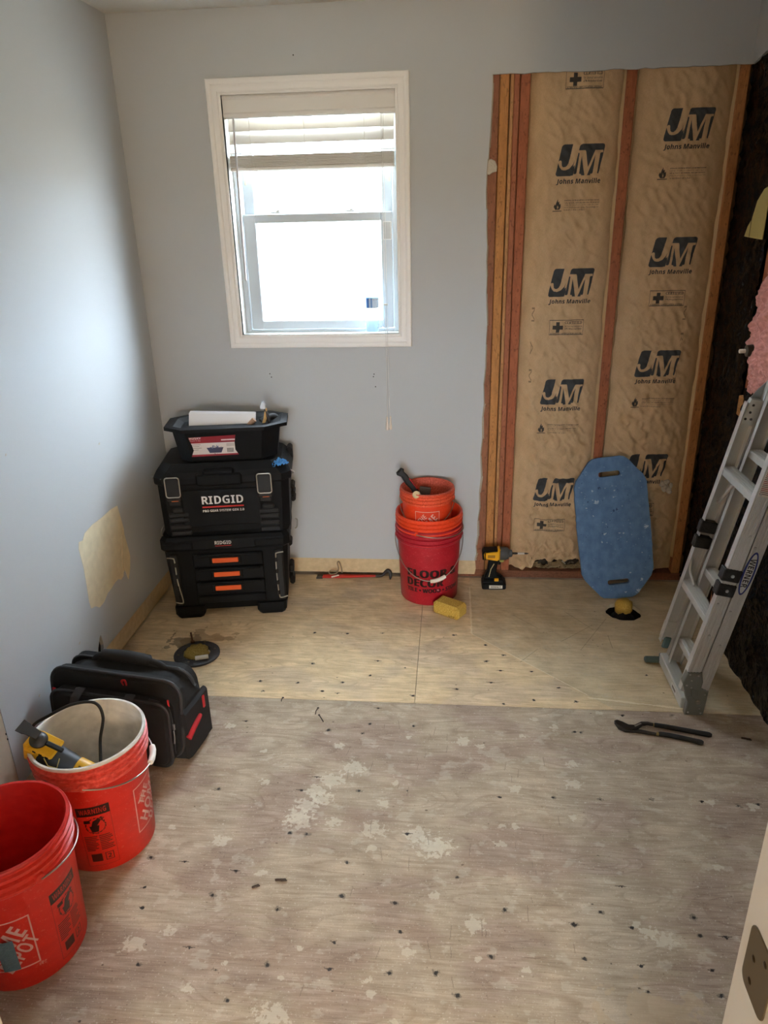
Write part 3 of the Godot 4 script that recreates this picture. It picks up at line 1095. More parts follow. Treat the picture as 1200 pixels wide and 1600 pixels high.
	# moulded casing profile: distance out from the opening against height above the wall
	var prof := [Vector2(0.0, 0.0), Vector2(0.0, 0.009), Vector2(0.006, 0.011), Vector2(0.010, 0.010), Vector2(0.014, 0.013), Vector2(0.026, 0.0145), Vector2(0.034, 0.0135), Vector2(0.038, 0.017), Vector2(0.044, 0.019), Vector2(0.053, 0.018), Vector2(0.056, 0.015), Vector2(0.056, 0.0)]
	var ci := [Vector2(x0, y0), Vector2(x1, y0), Vector2(x1, y1), Vector2(x0, y1)]
	var co := [Vector2(ox0, oy0), Vector2(ox1, oy0), Vector2(ox1, oy1), Vector2(ox0, oy1)]
	for s in 4:
		var g := Geo.new()
		var s1 := (s + 1) % 4
		for k in prof.size() - 1:
			var f0: float = prof[k].x / 0.056
			var f1: float = prof[k + 1].x / 0.056
			var a: Vector2 = ci[s].lerp(co[s], f0)
			var b: Vector2 = ci[s1].lerp(co[s1], f0)
			var c: Vector2 = ci[s1].lerp(co[s1], f1)
			var d: Vector2 = ci[s].lerp(co[s], f1)
			var outw: Vector2 = [Vector2(0, -1), Vector2(1, 0), Vector2(0, 1), Vector2(-1, 0)][s]
			var sl: Vector2 = prof[k + 1] - prof[k]
			g.q(Vector3(a.x, a.y, prof[k].y), Vector3(b.x, b.y, prof[k].y), Vector3(c.x, c.y, prof[k + 1].y), Vector3(d.x, d.y, prof[k + 1].y), Vector3(-outw.x * sl.y, -outw.y * sl.y, sl.x))
		obj("casing", g, white_paint, win)
	var vinyl := mat(rgb(204, 214, 220), 0.4)
	var frame_bars := func(called: String, r: Rect2, wl: float, wr: float, wbm: float, wtp: float, z0: float, z1: float, parent: Node, m: Material) -> MeshInstance3D:
		var g := Geo.new()
		var zc := (z0 + z1) / 2
		var zt := z1 - z0
		g.box(Vector3(r.position.x + wl / 2, r.get_center().y, zc), Vector3(wl, r.size.y, zt), 0.003)
		g.box(Vector3(r.end.x - wr / 2, r.get_center().y, zc), Vector3(wr, r.size.y, zt), 0.003)
		g.box(Vector3(r.get_center().x, r.position.y + wbm / 2, zc), Vector3(r.size.x - wl - wr + 0.002, wbm, zt), 0.003)
		g.box(Vector3(r.get_center().x, r.end.y - wtp / 2, zc), Vector3(r.size.x - wl - wr + 0.002, wtp, zt), 0.003)
		return obj(called, g, m, parent)
	frame_bars.call("window_frame", Rect2(x0, y0, x1 - x0, y1 - y0), 0.024, 0.024, 0.012, 0.02, -0.14, -0.066, win, vinyl)
	var lower = frame_bars.call("sash", Rect2(0.452, 1.186, 0.632, 0.474), 0.052, 0.048, 0.036, 0.036, -0.098, -0.068, win, vinyl)
	var upper = frame_bars.call("sash", Rect2(0.452, 1.625, 0.632, 0.446), 0.046, 0.046, 0.034, 0.036, -0.132, -0.104, win, vinyl)
	var glass := StandardMaterial3D.new()
	glass.transparency = BaseMaterial3D.TRANSPARENCY_ALPHA
	glass.albedo_color = Color(0.9, 0.96, 0.96, 0.06)
	glass.roughness = 0.02
	for e in [[lower, Rect2(0.503, 1.221, 0.534, 0.404), -0.084], [upper, Rect2(0.497, 1.658, 0.542, 0.378), -0.118]]:
		var g := Geo.new()
		var r: Rect2 = e[1]
		g.box(Vector3(r.get_center().x, r.get_center().y, e[2]), Vector3(r.size.x, r.size.y, 0.003))
		obj("pane", g, glass, e[0])
	for e in [0.592, 0.905]:
		var g := Geo.new()
		g.box(Vector3(e, 1.665, -0.084), Vector3(0.045, 0.008, 0.022), 0.003)
		g.box(Vector3(e + 0.008, 1.672, -0.082), Vector3(0.018, 0.008, 0.012), 0.003)
		obj("sash_lock", g, mat(rgb(206, 212, 214), 0.4), lower)
	var st := Geo.new()
	st.box(Vector3(1.063, 1.585, -0.0675), Vector3(0.036, 0.072, 0.001))
	var stick := obj("sticker", st, mat(rgb(240, 242, 242), 0.5), lower)
	st = Geo.new()
	st.box(Vector3(1.063, 1.585, -0.0668), Vector3(0.031, 0.066, 0.0006))
	obj("sticker_print", st, mat(rgb(196, 198, 196), 0.5), lower)
	for e in [[0.466, 1.80], [1.073, 1.80]]:
		var g := Geo.new()
		g.box(Vector3(e[0], e[1], -0.1035), Vector3(0.008, 0.05, 0.002), 0.0008)
		obj("tilt_latch", g, mat(rgb(226, 218, 190), 0.5), upper)

	# ------------------------------------------------ left wall
	var wl := struct("wall_left", "grey painted drywall with a torn patch and a strip left bare where the baseboard was")
	var LF := Transform3D(Basis(Vector3(0, 0, -1), Vector3(0, 1, 0), Vector3(1, 0, 0)), Vector3.ZERO)   # local x runs to the back wall, local z into the room
	var lw := [Vector2(0, sill), Vector2(0, H), Vector2(-1.5, H), Vector2(-1.5, 0.0), Vector2(-0.925, 0.0), Vector2(-0.925, 0.085), Vector2(-0.905, 0.128), Vector2(-0.880, 0.162), Vector2(-0.868, 0.166), Vector2(-0.862, 0.12), Vector2(-0.868, sill)]
	panel.call("drywall", lw, wl, paint, LF)
	panel.call("bare_strip", [Vector2(0, 0.014), Vector2(0, sill), Vector2(-0.862, sill), Vector2(-0.856, 0.012)], wl, bare, LF)
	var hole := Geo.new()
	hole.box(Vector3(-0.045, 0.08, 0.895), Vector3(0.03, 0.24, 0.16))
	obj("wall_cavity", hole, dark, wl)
	var rim := Geo.new()
	rim.q(Vector3(0.0006, 0.085, 0.925), Vector3(0.0006, 0.128, 0.905), Vector3(-0.010, 0.124, 0.900), Vector3(-0.010, 0.083, 0.917), Vector3(1, -1, 0))
	rim.q(Vector3(0.0006, 0.128, 0.905), Vector3(0.0006, 0.164, 0.879), Vector3(-0.010, 0.154, 0.877), Vector3(-0.010, 0.124, 0.898), Vector3(1, -1, 0))
	rim.q(Vector3(0.0006, 0.164, 0.870), Vector3(0.0006, 0.120, 0.862), Vector3(-0.010, 0.120, 0.868), Vector3(-0.010, 0.154, 0.873), Vector3(1, -1, 0))
	obj("torn_edge", rim, gypsum, wl)
	# the patch of paper torn off the drywall
	var patch := [Vector2(-0.563, 0.583), Vector2(-0.555, 0.545), Vector2(-0.548, 0.51), Vector2(-0.541, 0.47), Vector2(-0.545, 0.45), Vector2(-0.530, 0.375), Vector2(-0.527, 0.34), Vector2(-0.545, 0.29), Vector2(-0.574, 0.255), Vector2(-0.578, 0.262), Vector2(-0.590, 0.305), Vector2(-0.60, 0.312), Vector2(-0.612, 0.29), Vector2(-0.635, 0.285), Vector2(-0.66, 0.30), Vector2(-0.69, 0.30), Vector2(-0.73, 0.292), Vector2(-0.76, 0.29), Vector2(-0.80, 0.272), Vector2(-0.84, 0.27), Vector2(-0.865, 0.29), Vector2(-0.90, 0.30), Vector2(-0.905, 0.33), Vector2(-0.90, 0.40), Vector2(-0.897, 0.47), Vector2(-0.905, 0.55), Vector2(-0.895, 0.572), Vector2(-0.868, 0.566), Vector2(-0.845, 0.585), Vector2(-0.78, 0.592), Vector2(-0.70, 0.588), Vector2(-0.62, 0.590)]
	var tpg := Geo.new()
	var pp := PackedVector2Array()
	for e in patch:
		pp.append(e)
	tpg.extrude(pp, 0.0, 0.0007)
	obj("torn_patch", tpg, tmat(mottle_texture(rgb(234, 220, 186), 5, 0.012, 10.0), 0.95, Vector3(3, 3, 3)), wl, LF)
	tpg = Geo.new()
	tpg.tube([Vector3(0.0008, 0.47, 0.553), Vector3(0.0012, 0.40, 0.585), Vector3(0.0012, 0.34, 0.605), Vector3(0.0008, 0.305, 0.600)], 0.0016, 6)
	obj("paper_ridge", tpg, bare, wl)
	# unpainted board past the corner bead, where the door trim was
	var un := Geo.new()
	un.box(Vector3(-0.008, H / 2, 1.80), Vector3(0.014, H, 0.598))
	obj("bare_board", un, tmat(mottle_texture(rgb(206, 190, 166), 15, 0.01, 8.0), 0.9, Vector3(2, 2, 2)), wl)
	for e in [[0.206, 1.504], [0.186, 1.503], [0.31, 1.505]]:
		var g := Geo.new()
		g.box(Vector3(0.0002, e[0], e[1]), Vector3(0.002, 0.007, 0.004), 0.0008)
		obj("nail_hole", g, dark, wl)
	for e in [[0.225, 1.02, 0.008], [0.86, 0.62, 0.008], [0.205, 1.31, 0.006], [1.66, 1.30, 0.006], [1.78, 1.12, 0.005], [1.0, 1.2, 0.004]]:
		var g := Geo.new()
		g.extrude(PackedVector2Array([Vector2(-e[2], -0.002), Vector2(0.0, -0.004), Vector2(e[2], 0.003), Vector2(0.1 * e[2], 0.004)]), 0.0, 0.0006)
		obj("paint_chip", g, gypsum, wl, Transform3D(LF.basis, Vector3(0, e[0], e[1])))
	var shell := Geo.new()
	shell.box(Vector3(-0.10, 1.2, 1.35), Vector3(0.06, 2.8, 3.0))
	obj("outer_leaf", shell, dark, wl)

	# ------------------------------------------------ ceiling
	var ce := struct("ceiling", "white textured ceiling")
	var cg := Geo.new()
	cg.box(Vector3(1.25, H + 0.04, 3.0), Vector3(4.2, 0.08, 6.6))
	obj("ceiling_board", cg, ceil_paint, ce)

	# ------------------------------------------------ right wall
	var wr := struct("wall_right", "opened right wall with black paper, bare studs and a strip of drywall left above")
	var RF := Transform3D(Basis(Vector3(0, 0, 1), Vector3(0, 1, 0), Vector3(-1, 0, 0)), Vector3(W, 0, 0))   # local x towards the doorway, local z into the room
	var rt := [Vector2(0, H), Vector2(0, 2.126)]
	for i in 14:
		rt.append(Vector2((i + 1) * 0.115, 2.128 + rng.randf_range(-0.004, 0.004) + (0.02 if i < 2 else 0.0)))
	rt.append(Vector2(1.61, H))
	board = Geo.new()
	panel.call("drywall", rt, wr, paint, RF, board)
	panel.call("drywall", [Vector2(1.25, 0.0), Vector2(2.55, 0.0), Vector2(2.55, H), Vector2(1.61, H), Vector2(1.25, 2.13)], wr, paint, RF, board)
	obj("drywall", board, paint, wr, RF)
	var film := mat(rgb(15, 15, 16), 0.24, 0.0, crumple, 1.2, 1.6)
	film.metallic_specular = 0.32
	var nf := noise(1.0, 3, 91)
	var fg := Geo.new()
	fg.grid(36, 150, func(u: float, v: float) -> Vector3:
		var z := lerpf(-0.012, 0.360, u)
		var y := lerpf(0.0, 2.125 + 0.022 * sin(u * 9.0) + 0.012 * sin(u * 23.0), v)
		return Vector3(W + 0.012 - 0.008 * absf(nf.get_noise_2d(z * 9.0, y * 6.0)) - 0.009 * maxf(0.0, 1.0 - 5.0 * absf(nf.get_noise_2d(z * 7.0 + 50.0 + y * 3.0, y * 8.0))), y, z))
	obj("tar_paper", fg, film, wr)
	fg = Geo.new()
	fg.grid(50, 50, func(u: float, v: float) -> Vector3:
		var z := lerpf(0.40, 1.30, u)
		var y := lerpf(0.0, 1.02 - 0.10 * u + 0.02 * sin(u * 11.0), v)
		return Vector3(W + 0.008 - 0.02 * absf(nf.get_noise_2d(z * 5.0, y * 4.0)) - 0.006 * nf.get_noise_2d(z * 26.0 + 90.0, y * 24.0), y, z))
	obj("tar_paper", fg, film, wr)
	for e in [[0.36, 0.398, 4], [0.79, 0.828, 0], [1.215, 1.253, 3]]:
		var g := Geo.new()
		g.box(Vector3(W + 0.062, 1.1, (e[0] + e[1]) / 2), Vector3(0.088, 2.15, e[1] - e[0]), 0.002)
		obj("stud", g, woods[e[2]], wr)
	var bl := Geo.new()
	bl.box(Vector3(W + 0.044, 0.945, 0.392), Vector3(0.085, 0.075, 0.064), 0.002)
	obj("blocking", bl, tmat(wt2, 0.8, Vector3(4, 4, 1), rgb(222, 160, 92)), wr)
	var yb := Geo.new()
	yb.extrude(PackedVector2Array([Vector2(0.186, 1.541), Vector2(0.355, 1.535), Vector2(0.355, 1.71), Vector2(0.31, 1.70), Vector2(0.262, 1.662), Vector2(0.235, 1.60), Vector2(0.205, 1.575)]), 0.0, 0.006, 0.001)
	obj("sheathing_scrap", yb, mat(rgb(206, 190, 118), 0.85, 0.0, pebble, 0.5, 6.0), wr, RF)
	yb = Geo.new()
	yb.box(Vector3(0.237, 1.60, 0.0065), Vector3(0.0022, 0.12, 0.001))
	obj("score_line", yb, dark, wr, RF)
	var rs := Geo.new()
	rs.box(Vector3(W + 0.14, 1.2, 1.3), Vector3(0.03, 2.8, 3.0))
	obj("outer_leaf", rs, dark, wr)

	# ------------------------------------------------ the doorway wall the camera looks through, and the unseen room behind it
	var wf := struct("wall_front", "wall with the doorway that the camera looks through")
	var wg := Geo.new()
	wg.box(Vector3(0.24, H / 2, 2.615), Vector3(0.88, H, 0.11))
	wg.box(Vector3(2.15, H / 2, 2.615), Vector3(0.87, H, 0.11))
	wg.box(Vector3(1.2, 2.24, 2.615), Vector3(1.05, 0.29, 0.11))
	obj("drywall", wg, paint, wf)
	# unseen room behind the camera, its window placed to light the back wall
	var hall := Geo.new()
	hall.box(Vector3(-0.63, H / 2, 4.40), Vector3(0.06, H + 0.1, 3.66))
	hall.box(Vector3(3.23, H / 2, 4.40), Vector3(0.06, H + 0.1, 3.66))
	hall.box(Vector3(0.0, H / 2, 6.23), Vector3(1.30, H + 0.1, 0.06))
	hall.box(Vector3(2.65, H / 2, 6.23), Vector3(1.20, H + 0.1, 0.06))
	hall.box(Vector3(1.35, 0.50, 6.23), Vector3(1.42, 1.10, 0.06))
	hall.box(Vector3(1.35, 2.12, 6.23), Vector3(1.42, 0.64, 0.06))
	hall.box(Vector3(-0.42, H / 2, 2.64), Vector3(0.48, H + 0.1, 0.06))
	hall.box(Vector3(2.90, H / 2, 2.64), Vector3(0.70, H + 0.1, 0.06))
	obj("unseen_room_wall", hall, mat(rgb(214, 208, 198), 0.8), wf)
	hall = Geo.new()
	for e in [0.67, 1.35, 2.03]:
		hall.box(Vector3(e, 1.425, 6.23), Vector3(0.04, 0.77, 0.05), 0.004)
	for e in [1.06, 1.79]:
		hall.box(Vector3(1.35, e, 6.23), Vector3(1.40, 0.04, 0.05), 0.004)
	obj("unseen_window_frame", hall, white_paint, wf)  # window out of view, lets daylight through the doorway onto the batts
	# unseen lamp behind the camera, placed to send warm light through the doorway
	var lp := Node3D.new()
	lp.name = "unseen_lamp"
	wf.add_child(lp)
	lp.position = Vector3(1.75, 0.0, 5.3)
	var lg := Geo.new()
	lg.lathe(PackedVector2Array([Vector2(0.16, 1.40), Vector2(0.20, 1.62), Vector2(0.195, 1.62), Vector2(0.155, 1.40)]), 40)
	var lm := mat(rgb(240, 226, 200), 0.8)
	lm.emission_enabled = true
	lm.emission = rgb(255, 214, 160)
	lm.emission_energy_multiplier = 0.8
	obj("shade", lg, lm, lp)
	lg = Geo.new()
	lg.lathe(PackedVector2Array([Vector2(0.15, 0.0), Vector2(0.15, 0.012), Vector2(0.02, 0.03), Vector2(0.012, 0.06), Vector2(0.012, 1.38), Vector2(0.0, 1.38)]), 32)
	obj("stand", lg, mat(rgb(60, 54, 48), 0.5, 0.6), lp)
	var ol := OmniLight3D.new()
	ol.name = "unseen_lamp_light"
	ol.light_color = rgb(255, 218, 172)
	ol.light_energy = 3.0
	ol.light_size = 0.12
	ol.omni_range = 14.0
	ol.omni_attenuation = 2.0
	ol.shadow_enabled = true
	ol.position = Vector3(0, 1.51, 0)
	lp.add_child(ol)

	var dj := Node3D.new()
	dj.name = "door_1"
	add_child(dj)
	dj.set_meta("kind", "structure")
	dj.set_meta("label", "cream door jamb with a dark brown hinge leaf at the bottom right")
	var jamb_paint := mat(rgb(206, 196, 178), 0.5)
	var jg := Geo.new()
	jg.box(Vector3(1.7065, 1.04, 2.615), Vector3(0.018, 2.08, 0.134), 0.002)
	obj("jamb", jg, jamb_paint, dj)
	jg = Geo.new()
	jg.box(Vector3(0.688, 1.04, 2.615), Vector3(0.018, 2.08, 0.134), 0.002)
	obj("jamb", jg, jamb_paint, dj)
	jg = Geo.new()
	jg.box(Vector3(1.2, 2.089, 2.615), Vector3(1.04, 0.018, 0.134), 0.002)
	obj("jamb", jg, jamb_paint, dj)
	jg = Geo.new()
	jg.extrude(rrect(Vector2(0, 0), Vector2(0.062, 0.092), 0.014), 0.0, 0.0022, 0.0006)
	var JF := Transform3D(Basis(Vector3(0, 0, 1), Vector3(0, 1, 0), Vector3(-1, 0, 0)), Vector3(1.6975, 0.838, 2.600))
	var hl := obj("hinge_leaf", jg, mat(rgb(84, 70, 44), 0.5, 0.3), dj, JF)
	for e in [[-0.012, 0.006], [-0.010, -0.028], [0.012, 0.028]]:
		var g := Geo.new()
		g.xf = Transform3D(Basis(Vector3.RIGHT, PI / 2), Vector3(e[0], e[1], 0.0022))
		g.lathe(PackedVector2Array([Vector2(0.0045, 0.0), Vector2(0.003, 0.0012), Vector2(0.0, 0.0014)]), 14)
		obj("screw", g, mat(rgb(60, 48, 30), 0.45, 0.8), hl)

	# ------------------------------------------------ kraft faced batts between the studs
	var wr1 := noise(1.0, 3, 51)
	var wr2 := noise(1.0, 2, 57)
	for side in 2:
		var right := side == 1
		var xa := 2.0182 if right else 1.6248
		var xb := 2.3858 if right else 1.9793
		var bay := 2.018 if right else 1.612
		var g := Geo.new()
		var so := 40.0 * side
		var low := func(u: float) -> float:
			if right:
				return 0.045 + 0.01 * sin(u * 9.0)
			return 0.046 + (0.050 * smoothstep(0.28, 0.36, u) * (1.0 - smoothstep(0.93, 0.99, u))) + 0.006 * sin(u * 31.0) + 0.003 * sin(u * 57.0)
		g.grid(64, 330, func(u: float, v: float) -> Vector3:
			var x := lerpf(xa, xb, u)
			var y := lerpf(low.call(u), 2.15, v)
			var puff := 1.0 - pow(absf(2.0 * u - 1.0), 3.2)
			var lowd := 1.0 - smoothstep(0.0, 1.0, v)
			var ridge := 1.0 - absf(wr1.get_noise_2d(x * 7.0 + so, y * 8.0 + x * 5.0)) * 3.2
			var z := -0.052 + 0.036 * puff
			z += maxf(ridge, -0.2) * (0.0036 + 0.008 * lowd * lowd) * puff
			z += wr2.get_noise_2d(x * 22.0 + so, y * 16.0) * (0.0025 + 0.004 * lowd) * puff
			z += wr2.get_noise_2d(x * 60.0 - so, y * 60.0) * 0.0009 * puff
			if not right and y < 0.22:
				z += wr1.get_noise_2d(x * 24.0, y * 34.0 + 9.0) * 0.016 * puff * (1.0 - smoothstep(0.12, 0.22, y))
			return Vector3(x, y, z))
		for i in g.v.size():
			g.t[i] = Vector2((g.v[i].x - bay) / 0.368, (2.14 - g.v[i].y) / 2.1)
		var km := tmat(kraft_texture(right), 0.72)
		var b := obj("insulation_batt", g, km)
		tag(b, "brown kraft paper faced insulation batt, right bay, behind the blue board" if right else "brown kraft paper faced insulation batt, left bay, torn open at its foot", "insulation")
		for e in [[xa, 1.0], [xb, -1.0]]:
			var fl2 := Geo.new()     # stapled paper flanges along the studs
			for i in 40:
				var ya := 0.12 + i * 0.0505
				var w0 := 0.009 + 0.0022 * sin(i * 0.9 + side) + 0.002 * sin(i * 2.9)
				var w1 := 0.009 + 0.0022 * sin((i + 1) * 0.9 + side) + 0.002 * sin((i + 1) * 2.9)
				if not right and e[1] > 0.0:
					w0 *= 0.5
					w1 *= 0.5
				fl2.q(Vector3(e[0] + e[1] * 0.001, ya, -0.016), Vector3(e[0] + e[1] * w0, ya, -0.030), Vector3(e[0] + e[1] * w1, ya + 0.0507, -0.030), Vector3(e[0] + e[1] * 0.001, ya + 0.0507, -0.016), Vector3(e[1] * 0.5, 0, 1))
			obj("paper_flange", fl2, mat(rgb(202, 168, 124), 0.8), b)
		if not right:
			var ch := Geo.new()
			ch.grid(40, 10, func(u: float, v: float) -> Vector3:
				var x := lerpf(1.70, 1.975, u)
				var y := lerpf(0.037, 0.068 + 0.012 * sin(u * 14.0) + 0.006 * sin(u * 33.0), v)
				return Vector3(x, y, -0.050 + 0.012 * sin(v * 3.0) + 0.02 * wr1.get_noise_2d(u * 9.0, v * 5.0)))
			obj("torn_flap", ch, mat(rgb(150, 124, 88), 0.85, 0.0, crumple, 1.0, 4.0), b)
			rng.seed = 5
			for i in 14:
				var c := Geo.new()
				c.xf = Transform3D(Basis.from_euler(Vector3(rng.randf() * 3, rng.randf() * 3, rng.randf() * 3)), Vector3(rng.randf_range(1.74, 1.95), rng.randf_range(0.066, 0.100), -0.034 - rng.randf() * 0.012))
				c.box(Vector3.ZERO, Vector3(rng.randf_range(0.012, 0.03), rng.randf_range(0.005, 0.012), rng.randf_range(0.002, 0.006)), 0.002)
				obj("torn_scrap", c, [mat(rgb(176, 150, 108), 0.9), mat(rgb(70, 62, 52), 0.8), mat(rgb(110, 96, 78), 0.9), mat(rgb(206, 200, 186), 0.9)][i % 4], b)
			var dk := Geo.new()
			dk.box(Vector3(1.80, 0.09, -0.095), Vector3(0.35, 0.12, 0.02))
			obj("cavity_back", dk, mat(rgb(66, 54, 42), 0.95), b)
	# tuft of fibre poking out of the right bay
	var tf := Geo.new()
	rng.seed = 31
	for i in 16:
		var g := ellipsoid(Vector3.ZERO, Vector3(rng.randf_range(0.008, 0.02), rng.randf_range(0.006, 0.014), 0.008), 12, 8)
		tf.add(g, Transform3D(Basis.from_euler(Vector3(0, 0, rng.randf() * 3)), Vector3(2.312 + rng.randf_range(-0.022, 0.022), 0.475 + rng.randf_range(-0.026, 0.026), -0.012 + rng.randf_range(-0.006, 0.01))))
	tag(obj("fibre_tuft", tf, mat(rgb(196, 186, 166), 1.0, 0.0, crumple, 1.0, 20.0)), "pale tuft of fibre pulled out of the brown paper right of the blue board", "insulation")

	# pink fibreglass in the right wall
	var pk := Geo.new()
	var pn := noise(1.0, 4, 71)
	pk.grid(60, 110, func(u: float, v: float) -> Vector3:
		var z := lerpf(0.375, 0.80, u) + 0.055 * (1.0 - smoothstep(0.0, 0.08, u)) * pn.get_noise_2d(v * 3.0, 3.0)
		var y := lerpf(0.99, 1.43 + 0.05 * sin(u * 5.0), v)
		var puff := pow(sin(PI * clampf(u * 1.0, 0.0, 1.0)), 0.4) * pow(sin(PI * v), 0.35)
		var x := W + 0.058 - 0.098 * puff * smoothstep(0.0, 0.16, u) - 0.045 * absf(pn.get_noise_2d(z * 6.0, y * 8.0)) - 0.004 * pn.get_noise_2d(z * 40.0, y * 36.0)
		return Vector3(x, y, z))
	var pkm := tmat(mottle_texture(rgb(226, 160, 150), 61, 0.03, 40.0), 1.0, Vector3(3, 3, 3))
	pkm.normal_enabled = true
	pkm.normal_texture = crumple
	pkm.normal_scale = 1.0
	tag(obj("pink_insulation", pk, pkm), "pink fluffy fibreglass bulging from the right wall above the ladder", "insulation")

	# shower valve on its pipe
	var sv := thing("shower_valve", "dark brass shower valve with a white plastic tip poking from the pink insulation", "valve", Vector3(2.405, 1.178, 0.52))
	sv.rotation.z = 0.05
	var vg := Geo.new()
	vg.xf = Transform3D(Basis(Vector3.BACK, PI / 2), Vector3.ZERO)
	vg.lathe(PackedVector2Array([Vector2(0.0, -0.07), Vector2(0.03, -0.07), Vector2(0.03, -0.03), Vector2(0.024, -0.028), Vector2(0.024, -0.005), Vector2(0.032, -0.003), Vector2(0.032, 0.012), Vector2(0.022, 0.014), Vector2(0.020, 0.040), Vector2(0.012, 0.044), Vector2(0.0, 0.044)]), 28)
	obj("body", vg, mat(rgb(66, 60, 48), 0.45, 0.7), sv)
	vg = Geo.new()
	vg.xf = Transform3D(Basis(Vector3.BACK, PI / 2), Vector3.ZERO)
	vg.lathe(PackedVector2Array([Vector2(0.0, 0.044), Vector2(0.0075, 0.044), Vector2(0.0075, 0.062), Vector2(0.006, 0.064), Vector2(0.0, 0.064)]), 16)
	obj("stem", vg, mat(rgb(236, 232, 220), 0.5), sv)
	for e in [0.05, 0.11]:
		var g := Geo.new()
		g.box(Vector3(0.03, 0.0, e), Vector3(0.05, 0.04, 0.03), 0.006)
		obj("port", g, mat(rgb(66, 60, 48), 0.45, 0.7), sv)
	vg = Geo.new()
	vg.tube([Vector3(0.04, 0.0, 0.05), Vector3(0.04, 0.03, 0.05), Vector3(0.04, 0.24, 0.05)], 0.009, 12)
	obj("pipe", vg, mat(rgb(160, 92, 58), 0.35, 0.9), sv)

	# ------------------------------------------------ blind
	var bd := thing("window_blind", "white wood slat blind drawn up to the top of the window", "blind", Vector3(0, 0, 0))
	var slat_m := mat(rgb(238, 237, 232), 0.45)
	var bx := (x0 + x1) / 2
	var vg2 := Geo.new()
	vg2.extrude(PackedVector2Array([Vector2(-0.012, 2.014), Vector2(-0.006, 2.012), Vector2(0.0, 2.018), Vector2(0.001, 2.028), Vector2(-0.002, 2.034), Vector2(-0.002, 2.078), Vector2(0.002, 2.086), Vector2(0.001, 2.0945), Vector2(-0.012, 2.0945)]), x0 + 0.002, x1 - 0.002)
	obj("valance", vg2, slat_m, bd, Transform3D(Basis(Vector3(0, 0, -1), Vector3(0, 1, 0), Vector3(1, 0, 0)), Vector3.ZERO) * Transform3D(Basis(Vector3.UP, PI), Vector3.ZERO) if false else Transform3D(Basis(Vector3(0, 0, 1), Vector3(0, 1, 0), Vector3(1, 0, 0)), Vector3.ZERO))
	vg2 = Geo.new()
	vg2.box(Vector3(bx, 2.068, -0.038), Vector3(x1 - x0 - 0.006, 0.044, 0.05), 0.002)
	obj("headrail", vg2, slat_m, bd)
	for y in [1.992, 1.946, 1.897]:
		var g := Geo.new()
		g.xf = Transform3D(Basis(Vector3.RIGHT, deg_to_rad(70.0 if y > 1.93 else 20.0)), Vector3(bx, y, -0.036))
		g.box(Vector3.ZERO, Vector3(x1 - x0 - 0.018, 0.003, 0.050), 0.001)
		obj("slat", g, slat_m, bd)
	for i in 11:
		var g := Geo.new()
		g.box(Vector3(bx, 1.8415 + i * 0.0038, -0.036 + 0.0012 * sin(i * 2.1)), Vector3(x1 - x0 - 0.018, 0.0030, 0.050), 0.001)
		obj("slat", g, slat_m, bd)
	vg2 = Geo.new()
	vg2.box(Vector3(bx, 1.831, -0.036), Vector3(x1 - x0 - 0.018, 0.016, 0.050), 0.004)
	obj("bottom_rail", vg2, slat_m, bd)
	var cord := mat(rgb(232, 230, 224), 0.7)
	for e in [0.525, 0.745, 0.985]:
		var g := Geo.new()
		for zz in [-0.0095, -0.0625]:
			g.tube([Vector3(e, 2.045, zz), Vector3(e, 1.84, zz)], 0.0011, 5)
		g.tube(spline([Vector3(e, 1.89, -0.009), Vector3(e - 0.015, 1.872, -0.004), Vector3(e + 0.012, 1.862, -0.004), Vector3(e - 0.010, 1.852, -0.005), Vector3(e + 0.016, 1.846, -0.006), Vector3(e + 0.004, 1.826, -0.006), Vector3(e + 0.02, 1.822, -0.008)], 6), 0.0011, 5)
		obj("ladder_cord", g, cord, bd)
	vg2 = Geo.new()
	vg2.tube([Vector3(0.468, 2.012, 0.006), Vector3(0.4675, 2.0, 0.006), Vector3(0.4615, 1.401, 0.009)], [0.0035, 0.0045, 0.0045], 6)
	obj("wand", vg2, mat(rgb(206, 204, 206), 0.4), bd)
	for k in 2:
		var g := Geo.new()
		var xx := 1.054 + k * 0.007
		g.tube([Vector3(xx, 2.03, -0.006), Vector3(xx, 1.98, 0.003), Vector3(xx + 0.002, 1.25, 0.020), Vector3(xx + 0.002, 1.0, 0.024), Vector3(xx + 0.001 + k * 0.004, 0.80, 0.014)], 0.0012, 5)
		obj("pull_cord", g, cord, bd)
		var tg := Geo.new()
		tg.lathe(PackedVector2Array([Vector2(0.0, 0.0), Vector2(0.0055, 0.0), Vector2(0.007, 0.010), Vector2(0.0066, 0.020), Vector2(0.0045, 0.034), Vector2(0.0036, 0.052), Vector2(0.0045, 0.056), Vector2(0.003, 0.062), Vector2(0.0, 0.063)]), 16, Vector3(xx + 0.001 + k * 0.0075 - 0.002, 0.745 + 0.003 * k, 0.012))
		obj("tassel", tg, mat(rgb(238, 226, 208), 0.5), bd)
	vg2 = Geo.new()
	vg2.box(Vector3(1.058, 1.295, 0.019), Vector3(0.020, 0.008, 0.006), 0.002)
	obj("cord_joiner", vg2, cord, bd)

	# ------------------------------------------------ water bottle on the sill
	var wbt := thing("water_bottle", "clear plastic water bottle with a blue label on the window sill", "bottle", Vector3(0.992, y0 + 0.001, -0.035))
	var clear := StandardMaterial3D.new()
	clear.transparency = BaseMaterial3D.TRANSPARENCY_ALPHA
	clear.albedo_color = Color(0.78, 0.90, 0.97, 0.32)
	clear.roughness = 0.06
	var bp := PackedVector2Array([Vector2(0.0, 0.004), Vector2(0.022, 0.0), Vector2(0.030, 0.006)])
	for i in 9:
		bp.append(Vector2(0.0315 if i % 2 == 0 else 0.0292, 0.014 + i * 0.009))
